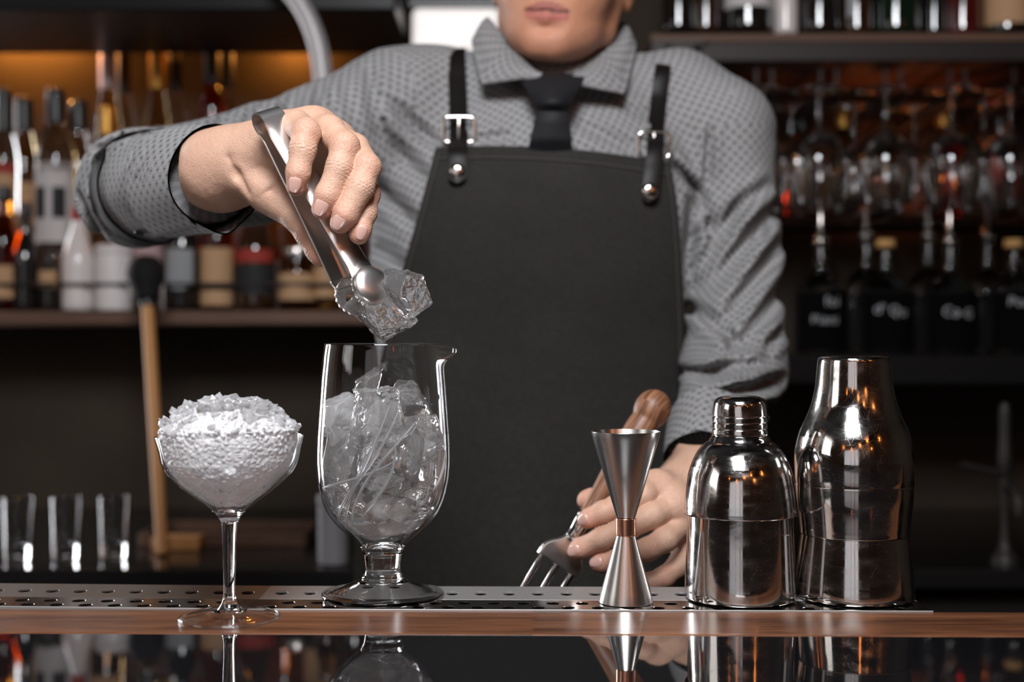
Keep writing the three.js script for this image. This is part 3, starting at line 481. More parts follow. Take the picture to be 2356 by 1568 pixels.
M.skin = std({ name: 'skin', vertexColors: true, color: new THREE.Color(1, 1, 1), roughness: 0.46, bumpMap: pores, bumpScale: 0.0003 });
M.apron = phys({ specularIntensity: 0.4, name: 'charcoal apron cloth', map: texture(256, 256, (u, v) => { const q = 0.5 + 0.5 * fbm(u * 6, v * 6, 3), w = 4 * noise3(u * 128, v * 128, 1); return [39 + 5 * q + w, 37 + 5 * q + w, 35 + 5 * q + w]; }, true, [3, 3]), roughness: 0.9 });
M.tie = phys({ specularIntensity: 0.5, name: 'black tie silk', color: new THREE.Color(0.009, 0.009, 0.011), roughness: 0.65 });
M.leather = phys({ name: 'black leather', color: new THREE.Color(0.008, 0.0065, 0.006), roughness: 0.4, specularIntensity: 0.25 });
M.chrome = std({ name: 'nickel buckle', color: new THREE.Color(0.7, 0.66, 0.62), metalness: 1, roughness: 0.14 });
M.hair = std({ name: 'dark brown hair', color: new THREE.Color(0.03, 0.018, 0.012), roughness: 0.55 });
M.trouser = std({ name: 'dark trousers', color: new THREE.Color(0.02, 0.02, 0.024), roughness: 0.9 });
M.nail = phys({ name: 'fingernail', color: new THREE.Color(0.66, 0.4, 0.34), roughness: 0.2, clearcoat: 0.8, clearcoatRoughness: 0.12 });
M.eye = std({ name: 'eye', color: new THREE.Color(0.7, 0.68, 0.66), roughness: 0.2 });

// --- the shirt, with its cloth laid along trunk and sleeves
{
  let g = meshField((x, y, z) => shirtField(x, y, z), V(-0.48, 0.86, -1.68), V(0.36, 1.64, -1.08), 0.0052);
  g = g.toNonIndexed();
  const p = g.attributes.position, uv = g.attributes.uv, limbs = [[SHOULDER_R, MID_R], [MID_R, ELBOW_R], [ELBOW_R, CUFF_R], [SHOULDER_L, MID_L], [MID_L, ELBOW_L], [ELBOW_L, CUFF_L]].map(([a, b]) => { const e = b.clone().sub(a), l = e.length(); e.normalize(); const e1 = V(0, 0, 1).addScaledVector(e, -e.z).normalize(); return { a, e, l, e1, e2: e.clone().cross(e1) }; });
  const run = [0, limbs[0].l, limbs[0].l + limbs[1].l, 0, limbs[3].l, limbs[3].l + limbs[4].l], c = V(), r = V();
  for (let t = 0; t < p.count; t += 3) {
    c.set(0, 0, 0); for (let k = 0; k < 3; k++) c.add(r.fromBufferAttribute(p, t + k)); c.multiplyScalar(1 / 3);
    const d = [...armR(c.x, c.y, c.z), ...armL(c.x, c.y, c.z)], s = d.indexOf(Math.min(...d)), onArm = d[s] < trunk(c.x, c.y, c.z) - 0.002; let a0 = null;
    for (let k = 0; k < 3; k++) {
      r.fromBufferAttribute(p, t + k);
      if (onArm) { const m = limbs[s]; r.sub(m.a); let a = Math.atan2(r.dot(m.e2), r.dot(m.e1)); if (a0 === null) a0 = a; if (a - a0 > 3) a -= 6.2832; if (a - a0 < -3) a += 6.2832; uv.setXY(t + k, a * (s === 2 ? 0.047 : 0.055), r.dot(m.e) + run[s]); }
      else { if (a0 === null) a0 = c.x < 0.03 ? -1 : 1; const X = r.x + a0 * 0.35 * (-1.4 - r.z), Y = r.y - 0.3 * r.z; uv.setXY(t + k, X * 0.97 + Y * 0.24, Y * 0.97 - X * 0.24); }
    }
  }
  M.shirtMesh = wear('shirt', g, M.shirt);
}
const shirt = M.shirtMesh; delete M.shirtMesh;
// right cuff: an open band with a turned-out corner, two buttons by it
{
  const e = CUFF_R.clone().sub(ELBOW_R).normalize(), e1 = V(0, 1, 0).addScaledVector(e, -e.y).normalize(), e2 = e.clone().cross(e1), c0 = ELBOW_R.clone().lerp(CUFF_R, 0.55);
  const g = sheet((u, v) => {
    const a = u * Math.PI * 2 * 1.03 - 0.6 + Math.PI, len = CUFF_R.distanceTo(c0) + 0.006, flap = Math.exp(-(((a - Math.PI - 0.1) / 0.32) ** 2)), R = lerp(0.0478, 0.0415, v) + 0.0012 * Math.sin(a * 3 + v * 2) + (u > 0.96 ? 0.0022 * smooth(0.96, 1, u) : 0) + 0.006 * flap * v * v;
    return c0.clone().addScaledVector(e, v * (len + 0.012 * flap * v)).addScaledVector(e1, Math.cos(a) * R).addScaledVector(e2, Math.sin(a) * R * 0.93);
  }, 90, 14, -0.0016, [0.29, 0.075]);
  wear('cuff', g, M.shirt, shirt);
}
{
  const e = DIR_L, e1 = V(0, 1, 0).addScaledVector(e, -e.y).normalize(), e2 = e.clone().cross(e1), c0 = ELBOW_L.clone().lerp(CUFF_L, 0.7), len = CUFF_L.distanceTo(c0) + 0.004;
  wear('cuff', sheet((u, v) => { const a = u * Math.PI * 2 * 1.02, R = lerp(0.0465, 0.0355, v) + 0.001 * Math.sin(a * 4 + v * 3) + (u > 0.95 ? 0.0022 * smooth(0.95, 1, u) : 0); return c0.clone().addScaledVector(e, v * len).addScaledVector(e1, Math.cos(a) * R).addScaledVector(e2, Math.sin(a) * R); }, 90, 12, -0.0016, [0.28, 0.07]), M.shirt, shirt);
}
const disc = (c, n, r, h) => lathe([[0, 0], [r * 0.9, 0], [r, h * 0.4], [r * 0.9, h], [r * 0.62, h * 0.75], [0, h * 0.75]], 24).applyMatrix4(new THREE.Matrix4().compose(c, new THREE.Quaternion().setFromUnitVectors(V(0, 1, 0), n.clone().normalize()), V(1, 1, 1)));
const onShirt = (px, py, d0) => { const o = V(0, EYE, 0), dir = at(px, py, 1).sub(o).normalize(); let t = d0 - 0.12; for (let i = 0; i < 80; i++) { const q = o.clone().addScaledVector(dir, t), d = shirtField(q.x, q.y, q.z); if (d < 5e-4) break; t += d * 0.8; } return o.addScaledVector(dir, t); };
const gradShirt = (q) => { const e = 0.004, f = (x, y, z) => shirtField(q.x + x, q.y + y, q.z + z, false); return V(f(e, 0, 0) - f(-e, 0, 0), f(0, e, 0) - f(0, -e, 0), f(0, 0, e) - f(0, 0, -e)).normalize(); };
for (const [px, py, d] of [[321, 534, 1.25]]) { const q = onShirt(px, py, d); wear('button', disc(q, gradShirt(q), 0.0045, 0.0024), M.black, shirt, 'small dark button'); }
// black elastic band round the right sleeve below the elbow
{
  const e = CUFF_R.clone().sub(ELBOW_R).normalize(), e1 = V(0, 1, 0).addScaledVector(e, -e.y).normalize(), e2 = e.clone().cross(e1), c0 = ELBOW_R.clone().addScaledVector(e, 0.05);
  const g = sheet((u, v) => { const a = u * 2 * Math.PI, ax = e.clone().multiplyScalar((v - 0.5) * 0.024), dir = e1.clone().multiplyScalar(Math.cos(a)).addScaledVector(e2, Math.sin(a)); let r = 0.03; const q = V(); for (let i = 0; i < 40; i++) { q.copy(c0).add(ax).addScaledVector(dir, r); const d = shirtField(q.x, q.y, q.z); if (d > -3e-4) break; r -= d * 0.7; if (r > 0.075) { r = 0.075; break; } } return c0.clone().add(ax).addScaledVector(dir, Math.min(r, 0.0585) + 0.0018); }, 96, 4, -0.0015);
  wear('sleeve_garter', g, M.rubber, person, 'black elastic sleeve garter');
}
// collar: two leaves folded over a stand
{
  const poly = (pts) => { const l = [0]; for (let i = 1; i < pts.length; i++) l.push(l[i - 1] + pts[i].distanceTo(pts[i - 1])); return (t) => { const s = t * l[l.length - 1]; let k = 0; while (k < pts.length - 2 && l[k + 1] < s) k++; return pts[k].clone().lerp(pts[k + 1], clamp((s - l[k]) / (l[k + 1] - l[k]))); }; };
  const leaf = (fold, outer) => {
    const f = curve(fold), o = curve(outer.slice(0, 4)), tip = poly(outer.slice(3)), out = (u) => (u < 0.7 ? o.getPointAt(u / 0.7) : tip((u - 0.7) / 0.3));
    return sheet((u, v) => { const a = f.getPointAt(u), b = out(u), m = a.clone().lerp(b, v); m.z += 0.007 * Math.sin(Math.PI * Math.min(v * 1.2, 1)) * (0.4 + 0.6 * u); m.y += 0.003 * Math.sin(Math.PI * v); return m; }, 44, 14, 0.0022, [0.21, 0.05]);
  };
  const back = V(0.056, 1.603, -1.612), backO = V(0.056, 1.566, -1.63);
  const L = leaf([back, V(0.008, 1.605, -1.59), at(1124, 42, 1.545), at(1149, 74, 1.507), at(1192, 130, 1.466), at(1246, 181, 1.428)], [backO, V(-0.012, 1.572, -1.605), at(1092, 92, 1.535), at(1108, 195, 1.425), at(1160, 187, 1.412), at(1200, 181, 1.408), at(1246, 184, 1.41)]);
  const R = leaf([back, V(0.103, 1.605, -1.59), at(1435, 50, 1.55), at(1417, 88, 1.512), at(1368, 138, 1.466), at(1300, 184, 1.428)], [backO, V(0.128, 1.57, -1.605), at(1462, 100, 1.54), at(1438, 214, 1.425), at(1390, 204, 1.412), at(1340, 193, 1.408), at(1300, 186, 1.41)]);
  wear('collar', join([L, R]), M.shirt, shirt);
}
// tie: a knot and a blade that disappears under the apron
{
  const z0 = -1.393, path = (rows) => sheet((u, v) => { const k = v * (rows.length - 1), i = Math.min(Math.floor(k), rows.length - 2), t = k - i, [xl, xr, y, d, b] = rows[i].map((q, j) => lerp(q, rows[i + 1][j], t)), px = lerp(xl, xr, u), p = at(px, y, d); p.z += b * (1 - (2 * u - 1) ** 2); return p; }, 16, 24, 0.004);
  const tie = wear('tie', path([[1243, 1301, 246, 1.395, 0.005], [1234, 1306, 280, 1.392, 0.005], [1222, 1312, 320, 1.394, 0.004], [1214, 1316, 345, 1.402, 0.003], [1212, 1318, 362, 1.41, 0.002]]), M.tie);
  wear('knot', path([[1196, 1347, 178, 1.425, 0.004], [1206, 1337, 195, 1.41, 0.008], [1224, 1319, 220, 1.399, 0.011], [1238, 1306, 240, 1.391, 0.012], [1243, 1301, 251, 1.392, 0.006]]), M.tie, tie);
}
// apron
const apronZ = (x, y) => { const o = ovalAt(Math.max(y, 1.2)), q = clamp(Math.abs(x - o[1]) / (o[3] + 0.03), 0, 0.93); return o[2] + (o[4] + 0.012) * Math.pow(1 - q ** 2.3, 1 / 2.3) + 0.0014 * Math.sin((x - 0.03) * 32 + y * 6) * smooth(1.5, 1.25, y) + (y < 1.25 ? 0.004 * Math.sin(x * 38 + 1) * smooth(1.25, 1.0, y) : 0); };
{
  const EL = curve([[1003, 341], [982, 430], [957, 520], [930, 610], [905, 700], [880, 790], [852, 900], [828, 1000], [810, 1150], [800, 1350], [795, 1700], [795, 2100]].map(([x, y]) => at(x, y, 1.42))), ER = curve([[1541, 377], [1556, 470], [1566, 560], [1573, 640], [1580, 720], [1584, 800], [1590, 900], [1600, 1000], [1612, 1150], [1620, 1350], [1625, 1700], [1625, 2100]].map(([x, y]) => at(x, y, 1.42)));
  const pt = (u, v) => { const a = EL.getPoint(v), b = ER.getPoint(v), p = a.lerp(b, u); if (v < 0.25) p.y += 0.006 * Math.sin(Math.PI * u) * (1 - v * 4); p.z = apronZ(p.x, p.y); return p; };
  const apron = wear('apron', sheet(pt, 60, 110, -0.0022, [0.3, 0.9]), M.apron);
  // stitched hems along the top and both sides
  const hem = (f) => tube(Array.from({ length: 40 }, (_, i) => f(i / 39).add(V(0, 0, 0.0024))), 0.0005, 120, 5);
  const thread = std({ name: 'grey thread', color: new THREE.Color(0.07, 0.062, 0.058), roughness: 0.9 });
  wear('seam', join([hem((t) => pt(0.022, lerp(0.01, 0.7, t))), hem((t) => pt(0.978, lerp(0.01, 0.7, t))), hem((t) => pt(lerp(0.02, 0.98, t), 0.028))]), thread, apron);
  const strap = (rows, w, bk, bw, bh, rivet) => {
    const c = curve(rows.map(([x, y, d, over]) => { const p = at(x, y, d); if (!over) p.z = Math.max(front(p.x, p.y), y >= 330 ? apronZ(p.x, p.y) : -9) + (y >= 330 ? 0.0075 : 0.004); return p; }));
    const s = wear('strap', sheet((u, v) => { const p = c.getPoint(v), e = clamp((v - 0.94) / 0.06), half = w / 2 * (1 - e ** 3 * 0.55); p.x += (u - 0.5) * 2 * half; p.z += 0.001 * (1 - (2 * u - 1) ** 2); return p; }, 8, 70, -0.0025, [0.02, 0.2]), M.leather, apron);
    const b = at(bk[0], bk[1], 1.4); b.z = Math.max(front(b.x, b.y), -1.6) + 0.009;
    const X = bw / 2, Y = bh / 2, rr = 0.005, loop = []; for (const [sx, sy, a0] of [[1, 1, 0], [-1, 1, 90], [-1, -1, 180], [1, -1, 270]]) for (let k = 0; k <= 4; k++) { const a = (a0 + k * 22.5) * Math.PI / 180; loop.push(V(sx * (X - rr) + Math.cos(a) * rr, sy * (Y - rr) + Math.sin(a) * rr, 0.0035 * (1 - (sy * (Y - rr) / Y) ** 2))); }
    const ring = new THREE.TubeGeometry(new THREE.CatmullRomCurve3(loop, true, 'centripetal'), 96, 0.0021, 8, true), pin = tube([V(0, -Y, 0.003), V(0, 0, 0.004), V(0, Y * 0.95, 0.003)], 0.0014, 12, 8);
    wear('buckle', join([ring, pin]).translate(b.x, b.y, b.z), M.chrome, apron, 'nickel buckle on the strap');
    wear('keeper_loop', box(w + 0.006, 0.007, 0.006, b.x, b.y - Y - 0.007, b.z - 0.001, 0.0012), M.leather, apron);
    const q = at(rivet[0], rivet[1], 1.4); q.z = apronZ(q.x, q.y) + 0.0085;
    wear('rivet', lathe(spline([[0.0088, -0.001], [0.0086, 0.0015], [0.006, 0.0038], [0, 0.0046]], 12), 24).rotateX(Math.PI / 2).translate(q.x, q.y, q.z - 0.001), M.chrome, apron, 'domed nickel rivet');
  };
  strap([[1058, 150, 1.62, 1], [1052, 112, 1.545, 1], [1050, 128, 1.49], [1051, 180, 1.45], [1053, 250, 1.42], [1054, 300, 1.4], [1053, 345, 1.395], [1053, 380, 1.395], [1053, 422, 1.395]], 0.0205, [1054, 291], 0.034, 0.027, [1053, 398]);
  strap([[1530, 190, 1.63, 1], [1523, 146, 1.55, 1], [1523, 160, 1.49], [1520, 220, 1.45], [1515, 280, 1.42], [1510, 330, 1.4], [1504, 380, 1.4], [1498, 420, 1.4], [1492, 466, 1.4]], 0.0185, [1510, 326], 0.034, 0.027, [1493, 442]);
}

// --- hands
// a hand: palm bones and five chains of [px, py, distance, radius in mm]
const chain = (list) => list.map(([x, y, d, r]) => ({ p: at(x, y, d), r: r / 1000 }));
const chainField = (c, x, y, z, k) => { let d = 9; for (let i = 0; i < c.length - 1; i++) d = smin(d, cone(x, y, z, c[i].p, c[i + 1].p, c[i].r, c[i + 1].r), k); return d; };
const HAND_R = {
  palm: [[[505, 388, 1.08, 27], [655, 308, 1.03, 15]], [[505, 388, 1.08, 26], [722, 302, 1.032, 15.5]], [[510, 395, 1.085, 24], [775, 325, 1.045, 14.5]], [[520, 410, 1.09, 21], [800, 372, 1.055, 13]], [[655, 308, 1.03, 14], [722, 302, 1.032, 15]], [[722, 302, 1.032, 14], [800, 372, 1.055, 13]], [[560, 365, 1.06, 23], [640, 350, 1.04, 19]]],
  thenar: [[[574, 398, 1.052, 19.5], [622, 436, 1.044, 18.5]], [[622, 436, 1.044, 18.5], [678, 484, 1.035, 14.5]], [[580, 360, 1.056, 19], [630, 385, 1.05, 17]]],
  fingers: [
    [[660, 298, 1.026, 11.5], [682, 288, 1.004, 11], [704, 304, 0.981, 10.3], [697, 345, 0.975, 9.4], [686, 398, 0.973, 8.8], [681, 428, 0.975, 7.6]],
    [[724, 296, 1.026, 12], [758, 300, 1.0, 11.4], [793, 336, 0.976, 10.8], [782, 385, 0.97, 10], [754, 450, 0.968, 9.3], [741, 480, 0.97, 8]],
    [[780, 318, 1.036, 11.5], [815, 340, 1.005, 11], [844, 384, 0.976, 10.4], [830, 430, 0.969, 9.8], [796, 492, 0.966, 9], [784, 512, 0.968, 7.9]],
    [[805, 365, 1.05, 10.5], [836, 400, 1.02, 9.8], [846, 446, 0.99, 9], [840, 490, 0.98, 8.4], [829, 530, 0.975, 7.5], [826, 540, 0.975, 7]],
    [[640, 452, 1.042, 15], [684, 494, 1.032, 12.5], [712, 540, 1.028, 10.5], [732, 577, 1.024, 9.3], [738, 590, 1.022, 7.8]],
  ],
  arm: [ELBOW_R.clone().lerp(WRIST_R, 0.3), WRIST_R],
  lines: [[538, 330, 1.045, 536, 362, 1.04, 2, 5], [536, 362, 1.04, 548, 402, 1.036, 2.6, 4.5], [548, 402, 1.036, 580, 440, 1.034, 2.2, 4.5], [600, 450, 1.03, 628, 436, 1.024, 1.8, 2.6], [628, 436, 1.024, 660, 412, 1.024, 1.8, 2.6]].map(([a, b, c, d, e, f, dep, w]) => [at(a, b, c), at(d, e, f), dep / 1000, w / 1000]),
};
const HAND_L = {
  palm: [[[1594, 1128, 1.2, 26], [1512, 1122, 1.158, 13]], [[1594, 1128, 1.2, 25], [1552, 1162, 1.15, 13.5]], [[1598, 1140, 1.2, 24], [1566, 1205, 1.155, 13]], [[1605, 1160, 1.205, 20], [1580, 1250, 1.165, 12.5]], [[1512, 1122, 1.158, 13], [1552, 1162, 1.15, 13.5]], [[1552, 1162, 1.15, 13], [1580, 1250, 1.165, 12.5]], [[1570, 1160, 1.18, 20], [1550, 1190, 1.17, 16]]],
  thenar: [[[1575, 1120, 1.205, 20], [1500, 1135, 1.195, 15]]],
  fingers: [
    [[1514, 1116, 1.155, 11.5], [1480, 1138, 1.138, 10.6], [1424, 1161, 1.128, 9.8], [1385, 1178, 1.126, 9], [1356, 1191, 1.128, 8.2], [1349, 1195, 1.13, 7.6]],
    [[1552, 1158, 1.148, 12], [1500, 1185, 1.13, 11], [1444, 1213, 1.12, 10.2], [1385, 1238, 1.118, 9.4], [1335, 1261, 1.124, 8.6], [1326, 1266, 1.126, 7.9]],
    [[1566, 1205, 1.15, 11.5], [1530, 1240, 1.126, 10.6], [1492, 1262, 1.116, 9.8], [1435, 1280, 1.114, 9], [1386, 1293, 1.12, 8.3], [1376, 1295, 1.122, 7.6]],
    [[1580, 1252, 1.16, 10.5], [1562, 1300, 1.142, 9.8], [1528, 1328, 1.132, 9], [1490, 1342, 1.128, 8.4], [1455, 1350, 1.13, 7.6], [1447, 1351, 1.13, 7]],
    [[1520, 1135, 1.2, 14], [1460, 1140, 1.192, 11.5], [1400, 1145, 1.178, 10.4], [1360, 1149, 1.172, 9.6], [1350, 1150, 1.172, 8.6]],
  ],
  arm: [ELBOW_L.clone().lerp(WRIST_L, 0.3), WRIST_L],
};
function handField(h) {
  const palm = h.palm.map(([a, b]) => chain([a, b])), th = h.thenar.map(([a, b]) => chain([a, b])), fg = h.fingers.map(chain);
  return (x, y, z) => {
    let d = 9; for (const c of palm) d = smin(d, chainField(c, x, y, z, 0.004), 0.014);
    for (const c of th) d = smin(d, chainField(c, x, y, z, 0.004), 0.006);
    d = smin(d, cone(x, y, z, h.arm[0], h.arm[1], 0.036, 0.0265), 0.022);
    const f = fg.map((c) => chainField(c, x, y, z, 0.004));
    let e = d; f.forEach((q, i) => { const c = fg[i], near = Math.hypot(x - c[0].p.x, y - c[0].p.y, z - c[0].p.z), k = lerp(0.011, 0.0008, smooth(0.009, 0.026, near)); e = smin(e, q, k); });
    if (h.lines && e > -0.012 && e < 0.012) for (const [a, b, dep, w] of h.lines) { const q = cone(x, y, z, a, b, 0, 0) / w; if (q < 3) e += dep * Math.exp(-q * q); }
    if (e > -0.01 && e < 0.01) {                                 // knuckle creases and the small unevenness of skin
      for (const c of fg) for (const i of [2, 3]) { if (i >= c.length - 1) continue; const q = c[i].p, l = Math.hypot(x - q.x, y - q.y, z - q.z); if (l < 0.016) { const n = c[i + 1].p, m = c[i - 1].p, ex = n.x - m.x, ey = n.y - m.y, ez = n.z - m.z, el = Math.hypot(ex, ey, ez), s = ((x - q.x) * ex + (y - q.y) * ey + (z - q.z) * ez) / el; e += (i === 3 || c.length < 6 ? 0.00026 : 0.00022) * Math.cos(s * 2400) * Math.exp(-(((i === 3 ? s : s) / 0.0045) ** 2)); } }
      e += 0.00035 * noise3(x * 70, y * 70, z * 70) + 0.00012 * noise3(x * 260, y * 260, z * 260);
    }
    return e;
  };
}
const SKIN = [0.6, 0.362, 0.258];
function paint(g, fn) { const p = g.attributes.position, c = new Float32Array(p.count * 3); for (let i = 0; i < p.count; i++) { const q = fn(p.getX(i), p.getY(i), p.getZ(i)); c.set(q, i * 3); } g.setAttribute('color', new THREE.BufferAttribute(c, 3)); return g; }
const ruddy = (h) => { const fg = h.fingers.map(chain); return (x, y, z) => { let s = 0; for (const c of fg) for (const [i, w, r] of [[0, 0.25, 0.011], [2, 0.5, 0.01], [c.length - 1, 0.7, 0.012]]) s = Math.max(s, w * Math.exp(-((Math.hypot(x - c[i].p.x, y - c[i].p.y, z - c[i].p.z - 0.006) / r) ** 2))); const n = 0.05 * noise3(x * 90, y * 90, z * 90); return [SKIN[0] * (1 + n), SKIN[1] * (1 - 0.3 * s + n), SKIN[2] * (1 - 0.32 * s + n)]; }; };
const spanOf = (h, pad) => { const lo = V(9, 9, 9), hi = V(-9, -9, -9); for (const c of [...h.palm, ...h.thenar, ...h.fingers]) for (const q of chain(c)) { lo.min(q.p); hi.max(q.p); } return [lo.addScalar(-pad), hi.addScalar(pad)]; };
const handGeo = (h) => { const [lo, hi] = spanOf(h, 0.03); return paint(meshField(handField(h), lo, hi, 0.0014), ruddy(h)); };

// --- head: its own axes, x to the picture's right, y up, z out of the face, the chin at 0
const HEAD = (() => { const o = at(1251, 125, 1.43), m = new THREE.Matrix4().makeRotationFromEuler(new THREE.Euler(0.05, -0.17, -0.1, 'YXZ')).setPosition(o); return { m, inv: m.clone().invert() }; })();
const B3 = (x, y, z) => V(x, y, z);
function headField(x, y, z) {
  const e = HEAD.inv.elements, X = e[0] * x + e[4] * y + e[8] * z + e[12], Y = e[1] * x + e[5] * y + e[9] * z + e[13], Z = e[2] * x + e[6] * y + e[10] * z + e[14], A = Math.abs(X);
  let d = ellipsoid(X, Y, Z, B3(0, 0.142, -0.092), 0.077, 0.094, 0.1);
  d = smin(d, ellipsoid(A, Y, Z, B3(0, 0.085, -0.05), 0.065, 0.082, 0.06), 0.03);
  d = smin(d, cone(A, Y, Z, B3(0.012, 0.0145, -0.016), B3(0.05, 0.042, -0.078), 0.0145, 0.013), 0.02);
  d = smin(d, cone(A, Y, Z, B3(0.05, 0.042, -0.078), B3(0.06, 0.09, -0.085), 0.013, 0.016), 0.02);
  d = smin(d, ellipsoid(X, Y, Z, B3(0, 0.03, -0.042), 0.048, 0.026, 0.045), 0.02);
  d = smin(d, ellipsoid(X, Y, Z, B3(0, 0.0135, -0.012), 0.017, 0.0135, 0.0135), 0.014);        // chin
  d = smin(d, ellipsoid(X, Y, Z, B3(0, 0.05, -0.022), 0.031, 0.03, 0.026), 0.016);             // round the mouth
  d = smin(d, ellipsoid(A, Y, Z, B3(0.038, 0.083, -0.026), 0.022, 0.024, 0.02), 0.02);         // cheek
  d = smax(d, -ellipsoid(X, Y, Z, B3(0, 0.0285, 0.011), 0.02, 0.0055, 0.0085), 0.01);          // hollow under the lip
  const lipZ = 0.0005 - A * A * 13;
  d = smin(d, cone(A, Y, Z, B3(0, 0.0385, 0.0012), B3(0.0205, 0.0446, -0.0075), 0.0066, 0.0026), 0.004);
  d = smin(d, cone(A, Y, Z, B3(0.0035, 0.0515, 0.0018), B3(0.0235, 0.0462, -0.0088), 0.0045, 0.0018), 0.004);
  if (Z > -0.024 && A < 0.03) d += 0.0021 * Math.exp(-(((Y - 0.0462 - 0.0006 * Math.cos(A * 260)) / 0.0011) ** 2)) * (1 - smooth(0.022, 0.0275, A));
  d = smin(d, cone(X, Y, Z, B3(0, 0.118, 0.0), B3(0, 0.08, 0.0145), 0.007, 0.0095), 0.012);    // nose
  d = smin(d, ellipsoid(A, Y, Z, B3(0.0125, 0.0745, 0.001), 0.0068, 0.0068, 0.0085), 0.006);
  d = smax(d, -ellipsoid(A, Y, Z, B3(0.0066, 0.068, 0.0065), 0.0034, 0.0042, 0.0045), 0.003);
  d = smax(d, -ellipsoid(A, Y, Z, B3(0.032, 0.117, 0.004), 0.016, 0.011, 0.015), 0.014);       // eye hollows
  d = smin(d, ellipsoid(A, Y, Z, B3(0.031, 0.117, -0.013), 0.0145, 0.012, 0.0125), 0.004);
  d = smin(d, cone(A, Y, Z, B3(0.012, 0.131, -0.001), B3(0.046, 0.133, -0.016), 0.0055, 0.005), 0.01);
  d = smax(smin(d, ellipsoid(A, Y, Z, B3(0.077, 0.1, -0.098), 0.0085, 0.031, 0.019), 0.008), -ellipsoid(A, Y, Z, B3(0.087, 0.1, -0.092), 0.006, 0.02, 0.011), 0.004);
  d = smin(d, cone(x, y, z, V(0.062, 1.5, -1.562), V(0.058, 1.62, -1.545), 0.0585, 0.055), 0.01);
  return d + 0.00025 * noise3(x * 120, y * 120, z * 120);
}
const headTint = (x, y, z) => {
  const q = V(x, y, z).applyMatrix4(HEAD.inv), A = Math.abs(q.x), n = 0.04 * noise3(x * 60, y * 60, z * 60);
  const low = smooth(0.0335, 0.0355, q.y + A * A * -6), cup = 0.0565 - Math.exp(-((A / 0.003) ** 2)) * 0.0012 - A * A * 16, lip = low * (1 - smooth(cup - 0.0008, cup + 0.001, q.y)) * (1 - smooth(0.023, 0.0265, A)) * smooth(-0.02, -0.012, q.z);
  const stub = 0.1 * smooth(0.075, 0.02, q.y) * smooth(-0.1, -0.02, q.z), brow = smooth(0.0045, 0.0025, Math.abs(q.y - 0.132 - 0.09 * (A - 0.03) * (A < 0.035 ? 1 : -1.4))) * (A > 0.013 && A < 0.05 && q.z > -0.04 ? 1 : 0);
  const line = smooth(0.0022, 0.0008, Math.abs(q.y - 0.0462 - 0.0006 * Math.cos(A * 260))) * (1 - smooth(0.024, 0.027, A)) * smooth(-0.02, -0.012, q.z); const c = [SKIN[0] * (0.92 - stub + n), SKIN[1] * (0.7 - stub + n), SKIN[2] * (0.56 - stub * 0.6 + n)], L = [0.42, 0.12, 0.095], Bw = [0.04, 0.024, 0.018];
  return c.map((v, k) => lerp(lerp(v, L[k] * (q.y > 0.0462 ? 0.75 : 1), lip * 0.9), Bw[k], Math.max(brow, line * 0.8)));
};
